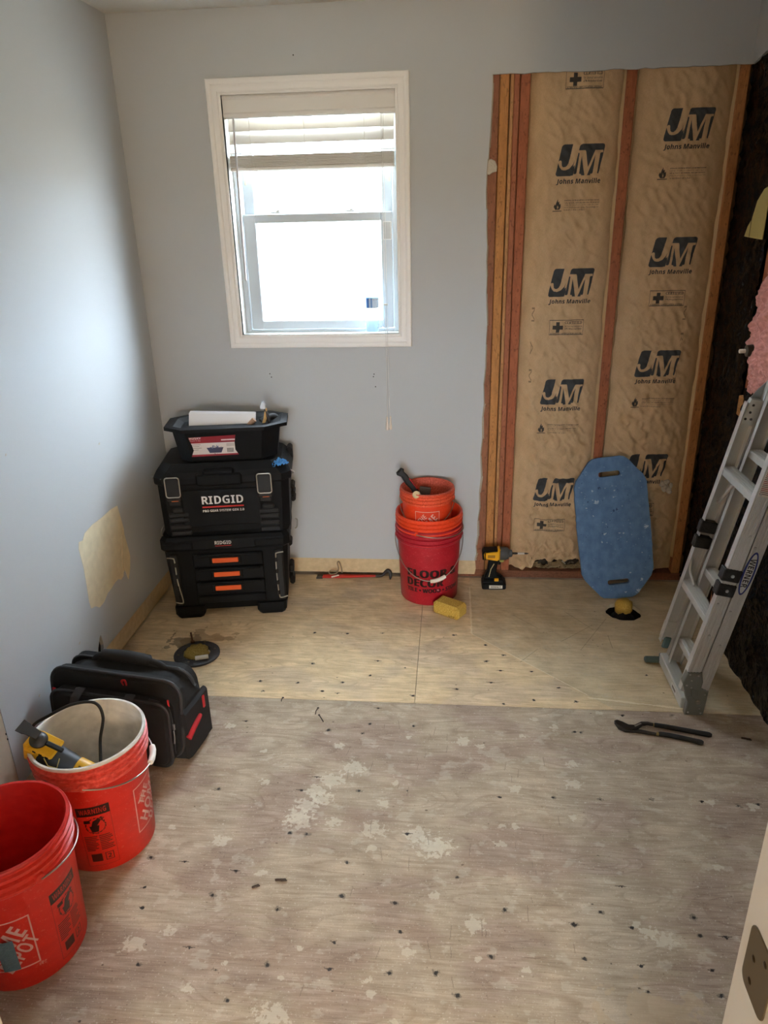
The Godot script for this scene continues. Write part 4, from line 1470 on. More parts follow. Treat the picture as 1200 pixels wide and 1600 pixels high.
	bp.append_array(PackedVector2Array([Vector2(0.0305, 0.098), Vector2(0.0305, 0.150), Vector2(0.031, 0.156), Vector2(0.026, 0.176), Vector2(0.014, 0.192), Vector2(0.012, 0.198)]))
	var bg := Geo.new()
	bg.lathe(bp, 28)
	obj("body", bg, clear, wbt)
	bg = Geo.new()
	bg.lathe(PackedVector2Array([Vector2(0.0312, 0.104), Vector2(0.0312, 0.146)]), 28)
	var lp2 := Pix.new(256, 64)
	lp2.fill(rgb(206, 226, 242))
	lp2.rect(100, 0, 18, 64, rgb(60, 110, 176))
	lp2.rect(126, 0, 10, 64, rgb(90, 140, 196))
	for i in 90:
		lp2.rect(rng.randf_range(0, 98) if i % 2 == 0 else rng.randf_range(140, 250), rng.randf_range(2, 60), 5, 3, [rgb(70, 116, 170), rgb(236, 240, 246), rgb(120, 130, 160)][i % 3])
	obj("label", bg, tmat(lp2.tex(), 0.5), wbt)
	bg = Geo.new()
	bg.lathe(PackedVector2Array([Vector2(0.012, 0.196), Vector2(0.0145, 0.197), Vector2(0.0145, 0.211), Vector2(0.013, 0.213), Vector2(0.0, 0.213)]), 24)
	obj("cap", bg, clear, wbt)

	# ------------------------------------------------ buckets
	var red_print := tmat(bucket_print("red"), 0.38)
	var orange_print := tmat(bucket_print("orange"), 0.4)
	var crimson_print := tmat(bucket_print("crimson"), 0.42)
	var red_rib := tmat(mottle_texture(rgb(222, 54, 38), 19, 0.025, 16.0), 0.4, Vector3(6, 6, 6))
	var red_in := tmat(mottle_texture(rgb(206, 34, 24), 20, 0.015, 18.0), 0.4, Vector3(3, 3, 3))
	var orange_rib := tmat(mottle_texture(rgb(236, 74, 36), 21, 0.025, 16.0), 0.4, Vector3(6, 6, 6))
	var crimson_rib := tmat(mottle_texture(rgb(176, 30, 46), 22, 0.025, 16.0), 0.42, Vector3(6, 6, 6))
	var mud := tmat(mottle_texture(rgb(228, 224, 216), 24, 0.012, 34.0), 0.75, Vector3(3, 3, 3))
	var face := func(p: Vector3) -> float: return atan2(cam.position.x - p.x, cam.position.z - p.z)
	var pA := Vector3(0.322, 0.0005, 2.012)
	var bA := bucket("paint_bucket", "red plastic bucket nearest the camera, cut by the left edge, red inside", pA, face.call(pA) + 0.75, 0.130, 0.152, 0.37, red_print, red_rib, red_in, -1.0, 0.02, 1.15)
	var pB := Vector3(0.371, 0.0005, 1.676)
	var bB := bucket("paint_bucket", "red bucket with a mud caked white inside, holding the yellow power tool", pB, face.call(pB) - 0.17, 0.128, 0.152, 0.37, red_print, tmat(mottle_texture(rgb(220, 78, 64), 29, 0.02, 44.0), 0.5, Vector3(5, 5, 5)), mud, 0.50, 0.045, 1.48)
	var pC := Vector3(1.245, 0.0005, 0.157)
	bucket("paint_bucket", "dark crimson bucket with black store lettering, lowest of the stacked buckets", pC, face.call(pC) + 0.04, 0.130, 0.152, 0.365, crimson_print, crimson_rib, crimson_rib, 0.59, 0.165)
	var pD := Vector3(1.245, 0.047, 0.157)
	bucket("paint_bucket", "orange bucket with three ribs nested inside the dark crimson bucket", pD, face.call(pD) + 1.2, 0.126, 0.1505, 0.372, orange_print, orange_rib, orange_rib, -1.0, 0.02)
	var pE := Vector3(1.237, 0.245, 0.155)
	bucket("paint_bucket", "small splattered orange bucket on top of the bucket stack, holding hand tools", pE, face.call(pE) - 0.1, 0.102, 0.121, 0.285, orange_print, tmat(mottle_texture(rgb(232, 92, 56), 33, 0.05, 50.0), 0.5, Vector3(6, 6, 6)), tmat(mottle_texture(rgb(200, 84, 60), 34, 0.05, 70.0), 0.7, Vector3(6, 6, 6)), -1.0, 0.10)
	# strip of grey tape stuck on the front of the nearest bucket
	var tp2 := Geo.new()
	tp2.lathe(PackedVector2Array([Vector2(0.1365, 0.075), Vector2(0.1425, 0.172)]), 10, Vector3.ZERO, -1.26, -1.00)
	obj("tape_patch", tp2, mat(rgb(92, 110, 116), 0.5, 0.0, crumple, 0.6, 6.0), bA)

	# hand tools in the small bucket
	var ft := thing("drywall_saw", "black handled saw standing handle up in the small orange bucket", "saw", Vector3(1.19, 0.50, 0.16))
	ft.basis = Basis(Vector3.BACK, 0.62) * Basis(Vector3.UP, 0.3)
	var hg := Geo.new()
	hg.extrude(PackedVector2Array([Vector2(-0.014, 0.0), Vector2(0.012, 0.0), Vector2(0.015, 0.03), Vector2(0.011, 0.06), Vector2(0.015, 0.09), Vector2(0.012, 0.112), Vector2(0.018, 0.122), Vector2(0.012, 0.132), Vector2(-0.018, 0.128), Vector2(-0.022, 0.118), Vector2(-0.012, 0.10), Vector2(-0.016, 0.06), Vector2(-0.012, 0.03)]), -0.013, 0.013, 0.006)
	obj("handle", hg, black_rubber, ft)
	hg = Geo.new()
	hg.box(Vector3(0.012, 0.045, 0.0), Vector3(0.006, 0.06, 0.0265), 0.002)
	obj("grip_stripe", hg, mat(rgb(186, 30, 30), 0.5), ft)
	hg = Geo.new()
	hg.extrude(PackedVector2Array([Vector2(-0.012, 0.0), Vector2(0.012, 0.0), Vector2(0.006, -0.16), Vector2(0.0, -0.16)]), -0.001, 0.001)
	obj("blade", hg, steel, ft)
	var pkn := thing("wooden_handle", "hand tool with a pale round wooden end lying in the small orange bucket", "tool", Vector3(1.20, 0.50, 0.225))
	pkn.basis = Basis(Vector3.RIGHT, 0.9) * Basis(Vector3.BACK, 0.15)
	hg = Geo.new()
	hg.lathe(PackedVector2Array([Vector2(0.0, 0.05), Vector2(0.012, 0.05), Vector2(0.0165, 0.046), Vector2(0.0165, 0.0), Vector2(0.013, -0.08), Vector2(0.0, -0.08)]), 24)
	obj("handle", hg, mat(rgb(214, 190, 146), 0.6), pkn)
	hg = Geo.new()
	hg.lathe(PackedVector2Array([Vector2(0.0, -0.08), Vector2(0.015, -0.08), Vector2(0.015, -0.11), Vector2(0.0, -0.11)]), 20)
	obj("ferrule", hg, dark_steel, pkn)
	var pk2 := thing("scrub_brush", "grey bristle brush leaning in the small orange bucket behind the pale handle", "brush", Vector3(1.225, 0.49, 0.13))
	pk2.basis = Basis(Vector3.BACK, -0.15) * Basis(Vector3.RIGHT, -0.2)
	hg = Geo.new()
	hg.box(Vector3(0, -0.02, 0), Vector3(0.05, 0.09, 0.02), 0.003)
	obj("head", hg, mat(rgb(96, 86, 82), 0.9, 0.0, cloth_bump, 1.0, 30.0), pk2)
	hg = Geo.new()
	hg.box(Vector3(0, -0.10, 0), Vector3(0.02, 0.08, 0.016), 0.005)
	obj("handle", hg, black_rubber, pk2)

	# ------------------------------------------------ oscillating tool in the mud bucket
	var os := thing("oscillating_tool", "yellow and black corded power tool leaning in the mud caked bucket", "power tool", Vector3(0.308, 0.333, 1.738))
	os.basis = Basis(Vector3.UP, -0.12) * Basis(Vector3.BACK, -0.40) * Basis(Vector3.RIGHT, 0.25)
	var og := Geo.new()      # local x runs along the body, head at -x
	og.xf = Transform3D(Basis(Vector3.BACK, -PI / 2), Vector3.ZERO)
	og.lathe(PackedVector2Array([Vector2(0.0, -0.055), Vector2(0.020, -0.052), Vector2(0.031, -0.035), Vector2(0.033, 0.0), Vector2(0.030, 0.04), Vector2(0.026, 0.06)]), 28)
	obj("motor_housing", og, mat(rgb(58, 62, 68), 0.5), os)
	og = Geo.new()
	og.tube([Vector3(-0.018, 0.024, 0.026), Vector3(0.0, 0.012, 0.034), Vector3(0.024, 0.016, 0.0315), Vector3(0.018, 0.030, 0.012)], 0.0015, 6)
	obj("trim_line", og, mat(rgb(226, 206, 120), 0.5), os)
	og = Geo.new()
	og.box(Vector3(-0.058, 0.010, 0.0), Vector3(0.050, 0.068, 0.064), 0.012)
	obj("head", og, yellow, os)
	og = Geo.new()
	og.box(Vector3(-0.030, 0.040, 0.0), Vector3(0.070, 0.010, 0.060), 0.004)
	obj("collar", og, yellow, os)
	for e in [-0.044, -0.026, -0.008]:
		var g := Geo.new()
		g.box(Vector3(e, 0.040, 0.0298), Vector3(0.010, 0.006, 0.002), 0.001)
		obj("vent", g, dark, os)
	og = Geo.new()
	og.lathe(PackedVector2Array([Vector2(0.0, 0.0), Vector2(0.023, 0.0), Vector2(0.023, 0.008), Vector2(0.018, 0.014), Vector2(0.010, 0.020), Vector2(0.0, 0.020)]), 28, Vector3(-0.052, 0.043, 0))
	obj("blade_clamp", og, dark_steel, os)
	og = Geo.new()
	og.box(Vector3(-0.005, 0.052, 0.0), Vector3(0.05, 0.008, 0.014), 0.003)
	obj("clamp_lever", og, black_rubber, os)
	og = Geo.new()
	og.extrude(PackedVector2Array([Vector2(-0.052, -0.012), Vector2(-0.082, -0.014), Vector2(-0.090, -0.017), Vector2(-0.108, -0.018), Vector2(-0.108, 0.018), Vector2(-0.090, 0.017), Vector2(-0.082, 0.014), Vector2(-0.052, 0.012)]), -0.001, 0.001)
	obj("blade", og, dark_steel, os, Transform3D(Basis(Vector3.BACK, -0.12) * Basis(Vector3.RIGHT, PI / 2), Vector3(0, 0.064, 0)))
	og = Geo.new()
	og.xf = Transform3D(Basis(Vector3.BACK, -PI / 2), Vector3.ZERO)
	og.lathe(PackedVector2Array([Vector2(0.026, 0.060), Vector2(0.029, 0.062), Vector2(0.028, 0.12), Vector2(0.022, 0.132), Vector2(0.0, 0.134)]), 28)
	obj("rear_cover", og, yellow, os)
	og = Geo.new()
	og.lathe(PackedVector2Array([Vector2(0.0295, 0.072), Vector2(0.0288, 0.112)]), 8, Vector3.ZERO, 0.15, 1.35)
	for i in og.v.size():
		og.v[i] = Vector3(og.v[i].y, og.v[i].x, og.v[i].z)
		og.n[i] = Vector3(og.n[i].y, og.n[i].x, og.n[i].z)
	var lb := Pix.new(128, 64)
	lb.fill(rgb(196, 150, 40))
	for r in 6:
		lb.rect(8, 6 + r * 9, [100, 90, 110, 80, 104, 70][r], 4, rgb(110, 70, 30))
	obj("rating_label", og, tmat(lb.tex(), 0.5), os)
	og = Geo.new()
	var ip := os.transform.affine_inverse()
	var cp: Array = []
	for e in spline([os.transform * Vector3(0.13, 0, 0), Vector3(0.405, 0.285, 1.70), Vector3(0.388, 0.325, 1.650), Vector3(0.392, 0.38, 1.622), Vector3(0.368, 0.416, 1.610), Vector3(0.31, 0.418, 1.625), Vector3(0.258, 0.402, 1.655), Vector3(0.216, 0.378, 1.672), Vector3(0.200, 0.32, 1.67), Vector3(0.190, 0.10, 1.62), Vector3(0.18, 0.012, 1.55)], 8):
		cp.append(ip * e)
	og.tube(cp, 0.0042, 8)
	obj("power_cord", og, black_rubber, os)

	# ------------------------------------------------ sponge by the buckets, drill, board
	var sg := thing("grout_sponge", "yellow grout sponge on the floor in front of the stacked buckets", "sponge", Vector3(1.343, 0.0, 0.355), 0.0)
	sg.rotation.y = -0.56
	var gg := Geo.new()
	var spo := noise(1.0, 2, 81)
	gg.box(Vector3(0, 0.032, 0), Vector3(0.135, 0.062, 0.082), 0.012)
	var sponge_m := tmat(mottle_texture(rgb(196, 160, 70), 83, 0.03, 34.0), 0.95, Vector3(8, 8, 8))
	obj("block", gg, sponge_m, sg)
	letters("lettering", "QEP", "Droid Serif Bold", Vector2(0.034, 0.010), mat(rgb(90, 70, 30), 0.8), sg, Transform3D(Basis(), Vector3(0.035, 0.016, 0.041)), 0.3)

	var dr := thing("impact_driver", "yellow and black cordless driver standing on its battery by the studs", "drill", Vector3(1.548, 0.0, 0.085), 0.02)
	gg = Geo.new()
	gg.box(Vector3(0.0, 0.017, 0.0), Vector3(0.112, 0.034, 0.076), 0.006)
	gg.box(Vector3(-0.004, 0.040, 0.0), Vector3(0.098, 0.016, 0.068), 0.006)
	obj("battery", gg, black_plastic, dr)
	gg = Geo.new()
	gg.box(Vector3(0.008, 0.017, 0.0384), Vector3(0.062, 0.016, 0.001), 0.0003)
	obj("battery_label", gg, mat(rgb(220, 214, 196), 0.5), dr)
	letters("lettering", "DEWALT", "Droid Sans Bold", Vector2(0.046, 0.008), mat(rgb(30, 30, 30), 0.6), dr, Transform3D(Basis(), Vector3(0.008, 0.017, 0.0386)))
	gg = Geo.new()
	gg.extrude(PackedVector2Array([Vector2(-0.046, 0.048), Vector2(0.036, 0.048), Vector2(0.034, 0.060), Vector2(0.014, 0.070), Vector2(0.010, 0.090), Vector2(0.016, 0.138), Vector2(0.012, 0.150), Vector2(-0.026, 0.150), Vector2(-0.028, 0.130), Vector2(-0.032, 0.090), Vector2(-0.042, 0.066)]), -0.018, 0.018, 0.006)
	obj("handle", gg, black_plastic, dr)
	gg = Geo.new()
	gg.tube([Vector3(-0.024, 0.060, 0.019), Vector3(-0.016, 0.10, 0.019), Vector3(-0.002, 0.128, 0.019)], 0.002, 6)
	obj("grip_line", gg, mat(rgb(206, 190, 140), 0.5), dr)
	gg = Geo.new()
	gg.box(Vector3(0.010, 0.054, 0.0362), Vector3(0.020, 0.016, 0.006), 0.002)
	obj("badge", gg, yellow, dr)
	gg = Geo.new()
	gg.box(Vector3(0.022, 0.128, 0.0), Vector3(0.016, 0.026, 0.014), 0.005)
	obj("trigger", gg, black_rubber, dr)
	gg = Geo.new()
	gg.extrude(PackedVector2Array([Vector2(-0.046, 0.150), Vector2(0.012, 0.142), Vector2(0.024, 0.150), Vector2(0.028, 0.198), Vector2(0.018, 0.206), Vector2(0.010, 0.196), Vector2(-0.046, 0.190), Vector2(-0.05, 0.17)]), -0.026, 0.026, 0.008)
	obj("housing", gg, yellow, dr)
	gg = Geo.new()
	gg.extrude(PackedVector2Array([Vector2(-0.056, 0.150), Vector2(-0.040, 0.148), Vector2(-0.040, 0.184), Vector2(0.012, 0.192), Vector2(0.012, 0.199), Vector2(-0.050, 0.196), Vector2(-0.058, 0.18)]), -0.028, 0.028, 0.006)
	obj("rear_cap", gg, black_plastic, dr)
	gg = Geo.new()
	gg.box(Vector3(-0.016, 0.168, 0.0262), Vector3(0.034, 0.014, 0.001), 0.0003)
	obj("side_label", gg, mat(rgb(160, 110, 20), 0.5), dr)
	gg = Geo.new()
	gg.xf = Transform3D(Basis(Vector3.BACK, -PI / 2), Vector3(0, 0.174, 0))
	gg.lathe(PackedVector2Array([Vector2(0.0, 0.024), Vector2(0.031, 0.024), Vector2(0.031, 0.050), Vector2(0.026, 0.062), Vector2(0.018, 0.066), Vector2(0.017, 0.078), Vector2(0.010, 0.082), Vector2(0.0, 0.082)]), 32)
	obj("nose", gg, mat(rgb(70, 72, 72), 0.5), dr)
	gg = Geo.new()
	gg.xf = Transform3D(Basis(Vector3.BACK, -PI / 2), Vector3(0, 0.174, 0))
	gg.lathe(PackedVector2Array([Vector2(0.0, 0.08), Vector2(0.005, 0.08), Vector2(0.005, 0.100), Vector2(0.0035, 0.104), Vector2(0.0035, 0.148), Vector2(0.001, 0.156), Vector2(0.0, 0.156)]), 12)
	obj("bit", gg, dark_steel, dr)
	gg = Geo.new()
	gg.xf = Transform3D(Basis(Vector3.BACK, -PI / 2), Vector3(0, 0.174, 0))
	gg.lathe(PackedVector2Array([Vector2(0.004, 0.106), Vector2(0.0048, 0.107), Vector2(0.0048, 0.136), Vector2(0.004, 0.137)]), 12)
	obj("bit_sleeve", gg, mat(rgb(226, 222, 212), 0.4, 0.3), dr)
	gg = Geo.new()
	gg.box(Vector3(0.033, 0.140, 0.006), Vector3(0.02, 0.014, 0.02), 0.004)
	obj("lamp_bezel", gg, mat(rgb(150, 146, 70), 0.5), dr)

	# blue foam kneeling board
	var kb := thing("kneeling_board", "worn blue foam kneeling board leaning on the brown paper between studs", "board", Vector3(2.115, 0.004, 0.178))
	kb.basis = Basis(Vector3.RIGHT, -0.245) * Basis(Vector3.BACK, 0.125) * Basis(Vector3.UP, 0.0)
	var bw := 0.158
	var bh := 0.645
	var cc := 0.085
	var outl := PackedVector2Array()
	for e in [[-bw + cc, 0.0], [bw - cc, 0.0], [bw, cc * 1.25], [bw + 0.004, bh / 2], [bw, bh - cc * 1.25], [bw - cc, bh], [-bw + cc, bh], [-bw, bh - cc * 1.25], [-bw - 0.004, bh / 2], [-bw, cc * 1.25]]:
		outl.append(Vector2(e[0], e[1]))
	var fine := PackedVector2Array()
	for i in outl.size():
		var a := outl[i]
		var b := outl[(i + 1) % outl.size()]
		var kk := maxi(2, int(a.distance_to(b) / 0.018))
		for j in kk:
			# corners rounded by pulling points towards their neighbours
			var p := a.lerp(b, float(j) / kk)
			if j == 0:
				p = p.lerp((a.lerp(b, 0.12) + a.lerp(outl[(i + outl.size() - 1) % outl.size()], 0.12)) / 2, 0.8)
			fine.append(p + Vector2(spo.get_noise_2d(p.x * 60.0, p.y * 60.0), spo.get_noise_2d(p.x * 60.0 + 30.0, p.y * 60.0)) * 0.0022)
	# the two hand holes split the outline into a left and a right half that meet in the middle
	var slot_y := [0.075, bh - 0.075]
	var slot := func(cy: float, sgn: float) -> Array:
		var o := []
		for e in [[0.0, -0.0115], [0.040, -0.0115], [0.046, -0.008], [0.048, 0.0], [0.046, 0.008], [0.040, 0.0115], [0.0, 0.0115]]:
			o.append(Vector2(e[0] * sgn, cy + e[1]))
		return o
	var bt := Geo.new()
	for sgn in [1.0, -1.0]:
		var hp: Array = [Vector2(0, 0)]
		var pts2 := []
		for p in fine:
			if p.x * sgn > 0.003:
				pts2.append(p)
		pts2.sort_custom(func(a, b): return atan2(a.y - bh / 2, a.x * sgn) < atan2(b.y - bh / 2, b.x * sgn))
		hp.append_array(pts2)
		hp.append(Vector2(0, bh))
		var s1: Array = slot.call(slot_y[1], sgn)
		s1.reverse()
		hp.append_array(s1)
		var s0: Array = slot.call(slot_y[0], sgn)
		s0.reverse()
		hp.append_array(s0)
		var pl := PackedVector2Array()
		for p in hp:
			pl.append(p)
		var idx := Geometry2D.triangulate_polygon(pl)
		for i in range(0, idx.size(), 3):
			var P: Array[Vector3] = []
			for k in 3:
				P.append(Vector3(pl[idx[i + k]].x, pl[idx[i + k]].y, 0))
			bt.tri(P[0], P[1], P[2], Vector3.BACK)
			bt.tri(P[0] + Vector3(0, 0, -0.024), P[1] + Vector3(0, 0, -0.024), P[2] + Vector3(0, 0, -0.024), Vector3.FORWARD)
		var ar := 0.0
		for i in pl.size():
			ar += pl[i].cross(pl[(i + 1) % pl.size()])
		for i in pl.size():
			var a := pl[i]
			var b := pl[(i + 1) % pl.size()]
			if absf(a.x) < 0.0005 and absf(b.x) < 0.0005:
				continue
			var dd := (b - a) * signf(ar)
			bt.q(Vector3(a.x, a.y, 0), Vector3(b.x, b.y, 0), Vector3(b.x, b.y, -0.024), Vector3(a.x, a.y, -0.024), Vector3(dd.y, -dd.x, 0))
	for i in bt.v.size():
		bt.t[i] = Vector2((bt.v[i].x + 0.17) / 0.34, 1.0 - bt.v[i].y / bh)
	var bpx := Pix.new(360, 680)
	var bn := noise(1.0, 3, 95)
	for j in 680:
		for i in 360:
			var k := bn.get_noise_2d(i * 0.02, j * 0.015) * 16.0 + bn.get_noise_2d(i * 0.4, j * 0.4) * 10.0
			bpx.put(i, j, Color8(clampi(int(98 + k), 0, 255), clampi(int(130 + k), 0, 255), clampi(int(166 + k), 0, 255)), 1.0)
	rng.seed = 77
	for i in 120:
		bpx.blot(rng.randf_range(20, 340), rng.randf_range(40, 640), rng.randf_range(1.2, 3.6), [rgb(190, 202, 214), rgb(50, 74, 110), rgb(150, 172, 196)][i % 3], bn, 0.7)
	var ragb := noise(0.1, 3, 6)
	for e in [[193, 190, 7], [60, 228, 5], [120, 400, 7], [205, 365, 5], [222, 366, 6], [95, 150, 6], [196, 160, 5], [330, 345, 13], [240, 560, 5], [88, 268, 5], [270, 655, 16], [210, 655, 6], [300, 470, 4], [135, 360, 9], [108, 205, 13], [290, 600, 10]]:
		bpx.blot(e[0], e[1], e[2], rgb(214, 220, 222), ragb, 0.75, 0.8)
	for e in [[70, 200, 5], [186, 256, 7], [200, 250, 6], [126, 140, 8], [150, 330, 4]]:
		bpx.blot(e[0], e[1], e[2], rgb(44, 64, 96), ragb, 0.7)
	obj("foam", bt, tmat(bpx.tex(), 0.85), kb)

	# rag stuffed in the drain hole
	var rgd := thing("stuffed_sponge", "crumpled yellow sponge stuffed in the round drain hole", "sponge", Vector3(2.112, -0.004, 0.268))
	gg = ellipsoid(Vector3.ZERO, Vector3(0.040, 0.040, 0.036), 32, 20)
	for i in gg.v.size():
		var p := gg.v[i].normalized()
		var rr := 1.0 + 0.22 * spo.get_noise_3d(p.x * 1.6, p.y * 1.6, p.z * 1.6) + 0.06 * spo.get_noise_3d(p.x * 7.0, p.y * 7.0, p.z * 7.0)
		gg.v[i] = Vector3(clampf(gg.v[i].x * rr, -0.036, 0.036), clampf(gg.v[i].y * rr, -0.05, 0.032), gg.v[i].z * rr) + Vector3(0, 0.012, 0)
	obj("wad", gg, tmat(mottle_texture(rgb(206, 164, 70), 87, 0.03, 34.0), 0.95, Vector3(8, 8, 8)), rgd)
	gg = Geo.new()
	gg.lathe(PackedVector2Array([Vector2(0.030, 0.0), Vector2(0.040, -0.03), Vector2(0.052, -0.04), Vector2(0.052, -0.14)]), 24)
	obj("pipe_collar", gg, black_rubber, rgd)

	# ------------------------------------------------ folded aluminium ladder leaning on the right wall
	var ld := thing("folding_ladder", "folded aluminium multi position ladder leaning on the black papered right wall", "ladder", Vector3(2.122, 0.0, 0.70))
	ld.rotation.z = -0.185      # local x: depth towards the wall, y: up the rails, z: from far rail to near rail
	var alu_px := Pix.new(256, 256)
	var an := noise(1.0, 3, 101)
	for j in 256:
		for i in 256:
			var k := an.get_noise_2d(i * 1.3, j * 0.012) * 9.0 + an.get_noise_2d(i * 0.02, j * 0.012 + 90.0) * 9.0
			var c := clampi(int(206 + k), 0, 255)
			alu_px.put(i, j, Color8(c, c, clampi(c - 4, 0, 255)), 1.0)
	var alu := tmat(alu_px.tex(), 0.36, Vector3(4, 1, 4), Color.WHITE, 0.55)
	var alu2 := tmat(alu_px.tex(), 0.32, Vector3(5, 5, 1), rgb(255, 255, 252), 0.35)
	var grey_plastic := mat(rgb(110, 112, 106), 0.55, 0.0, pebble, 0.3, 12.0)
	var rail := func(zc: float, inward: float, d0: float, d1: float, s0: float, s1: float, flange := 0.026) -> void:
		var g := Geo.new()
		var dm := (d0 + d1) / 2
		var sm := (s0 + s1) / 2
		g.box(Vector3(dm, sm, zc), Vector3(d1 - d0, s1 - s0, 0.0022))
		for e in [d0 + 0.0012, d1 - 0.0012]:
			g.box(Vector3(e, sm, zc + inward * flange / 2), Vector3(0.0024, s1 - s0, flange), 0.0006)
		for k in 4:      # raised ribs along the web
			var e := lerpf(d0 + 0.007, d1 - 0.007, k / 3.0)
			g.box(Vector3(e, sm, zc - inward * 0.0018), Vector3((d1 - d0) * 0.12, s1 - s0, 0.0022), 0.0006)
		obj("rail", g, alu, ld)
	rail.call(0.31, -1.0, 0.0, 0.0445, 0.10, 1.16)
	rail.call(0.3085, -1.0, 0.0495, 0.092, 0.10, 1.16)
	rail.call(0.0, 1.0, 0.0, 0.046, 0.115, 1.06)
	rail.call(0.0, 1.0, 0.048, 0.092, 0.05, 1.14)
	rail.call(0.268, -1.0, 0.040, 0.086, 0.06, 1.12, 0.020)
	rail.call(0.052, 1.0, 0.040, 0.086, 0.06, 1.12, 0.020)
	for e in [[0.376, 0.004, 0.046, 0.305, 0.155], [0.818, 0.004, 0.046, 0.305, 0.155], [0.455, 0.050, 0.088, 0.21, 0.16], [0.905, 0.050, 0.088, 0.21, 0.16], [0.16, 0.050, 0.088, 0.21, 0.16]]:
		var g := Geo.new()
		var wz: float = e[3]
		g.xf = Transform3D(Basis(Vector3.BACK, 0.185), Vector3((e[1] + e[2]) / 2, e[0], e[4]))
		g.box(Vector3.ZERO, Vector3(e[2] - e[1] + 0.004, 0.028, wz), 0.002)
		for k in 4:
			g.box(Vector3(-0.015 + k * 0.010, 0.0146, 0), Vector3(0.0035, 0.0016, wz - 0.01), 0.0005)
		obj("rung", g, alu2, ld)
	var brc := Geo.new()
	brc.tube([Vector3(0.006, 0.475, 0.012), Vector3(0.012, 0.43, 0.03), Vector3(0.022, 0.395, 0.075)], 0.006, 4)
	obj("brace", brc, alu2, ld)
	brc = Geo.new()
	brc.tube([Vector3(0.03, 0.70, 0.012), Vector3(0.03, 0.80, 0.085)], 0.007, 4)
	obj("brace", brc, alu, ld)
	brc = Geo.new()
	brc.tube([Vector3(0.03, 0.70, 0.298), Vector3(0.03, 0.80, 0.235)], 0.005, 4)
	obj("brace", brc, alu, ld)
	# rubber bumpers halfway up each rail
	for e in [[0.3115, 0.504], [0.3115, 0.558], [0.0, 0.545], [0.0, 0.605]]:
		var g := Geo.new()
		var nearr: bool = e[0] > 0.1
		g.box(Vector3(0.020, e[1], e[0] + (0.001 if nearr else 0.016)), Vector3(0.058, 0.044, 0.010 if nearr else 0.030), 0.003)
		if nearr:
			g.box(Vector3(-0.004, e[1], e[0] - 0.014), Vector3(0.010, 0.044, 0.034), 0.003)
		var bb := obj("bumper", g, mat(rgb(24, 24, 24), 0.45, 0.0, crumple, 0.4, 8.0), ld)
		if nearr:
			g = Geo.new()
			g.xf = Transform3D(Basis(Vector3.RIGHT, PI / 2), Vector3(0.022, e[1], e[0] + 0.006))
			g.lathe(PackedVector2Array([Vector2(0.006, 0.0), Vector2(0.005, 0.0025), Vector2(0.0, 0.003)]), 14)
			obj("rivet", g, steel, bb)
	for e in [[0.012, 0.45], [0.060, 0.43], [0.058, 0.665], [0.030, 0.70], [0.012, 0.84], [0.024, 0.33], [0.07, 0.30]]:
		var g := Geo.new()
		g.xf = Transform3D(Basis(Vector3.RIGHT, PI / 2), Vector3(e[0], e[1], 0.3125))
		g.lathe(PackedVector2Array([Vector2(0.0048, 0.0), Vector2(0.004, 0.002), Vector2(0.0, 0.0026)]), 12)
		obj("rivet", g, steel, ld)
	# oval badge
	var ov := PackedVector2Array()
	var ovi := PackedVector2Array()
	for i in 40:
		var a := TAU * i / 40
		ov.append(Vector2(cos(a) * 0.078, sin(a) * 0.0185))
		ovi.append(Vector2(cos(a) * 0.071, sin(a) * 0.0125))
	var OB := Transform3D(Basis(Vector3.BACK, -PI / 2), Vector3(0.068, 0.575, 0.3130))
	var og2 := Geo.new()
	og2.extrude(ov, 0.0, 0.0006)
	var badge := obj("badge", og2, mat(rgb(28, 46, 120), 0.4), ld, OB)
	og2 = Geo.new()
	og2.extrude(ovi, 0.0006, 0.0009)
	obj("badge_face", og2, mat(rgb(206, 208, 208), 0.4), badge)
	letters("lettering", "WERNER", "Droid Sans Bold", Vector2(0.104, 0.0185), mat(rgb(24, 24, 30), 0.5), badge, Transform3D(Basis(), Vector3(-0.002, 0.0, 0.0007)))
	# warning sticker high on the near rail
	var wp := Pix.new(128, 256)
	wp.fill(rgb(222, 214, 204))
	for r in 20:
		wp.rect(8, 8 + r * 12, [100, 112, 84, 108, 96][r % 5], 5, rgb(150, 60, 50) if r % 4 < 2 else rgb(110, 90, 86))
	og2 = Geo.new()
	og2.qu(Vector3(0.004, 0.835, 0.3136), Vector3(0.042, 0.835, 0.3136), Vector3(0.042, 0.96, 0.3136), Vector3(0.004, 0.96, 0.3136), Vector3.BACK)
	obj("warning_label", og2, tmat(wp.tex(), 0.5), ld)
	# foot: plastic bracket on the near rail, base bar and end feet
	og2 = Geo.new()
	og2.extrude(PackedVector2Array([Vector2(0.0, 0.178), Vector2(0.047, 0.187), Vector2(0.062, 0.150), Vector2(0.064, 0.125), Vector2(0.092, 0.118), Vector2(0.104, 0.019), Vector2(0.043, 0.008), Vector2(0.036, 0.06), Vector2(-0.004, 0.135)]), 0.290, 0.3165, 0.003)
	var foot := obj("foot_bracket", og2, grey_plastic, ld)
	for e in [[0.010, 0.172], [0.038, 0.174], [0.022, 0.150], [0.012, 0.128], [0.03, 0.122], [0.082, 0.105], [0.05, 0.022], [0.092, 0.028], [0.082, 0.045]]:
		var g := Geo.new()
		g.xf = Transform3D(Basis(Vector3.RIGHT, PI / 2), Vector3(e[0], e[1], 0.3165))
		g.lathe(PackedVector2Array([Vector2(0.0035, 0.0), Vector2(0.003, 0.0016), Vector2(0.0, 0.002)]), 12)
		obj("rivet", g, steel, foot)
	var wsh := Geo.new()
	wsh.xf = Transform3D(Basis(Vector3.RIGHT, PI / 2), Vector3(0.070, 0.070, 0.3165))
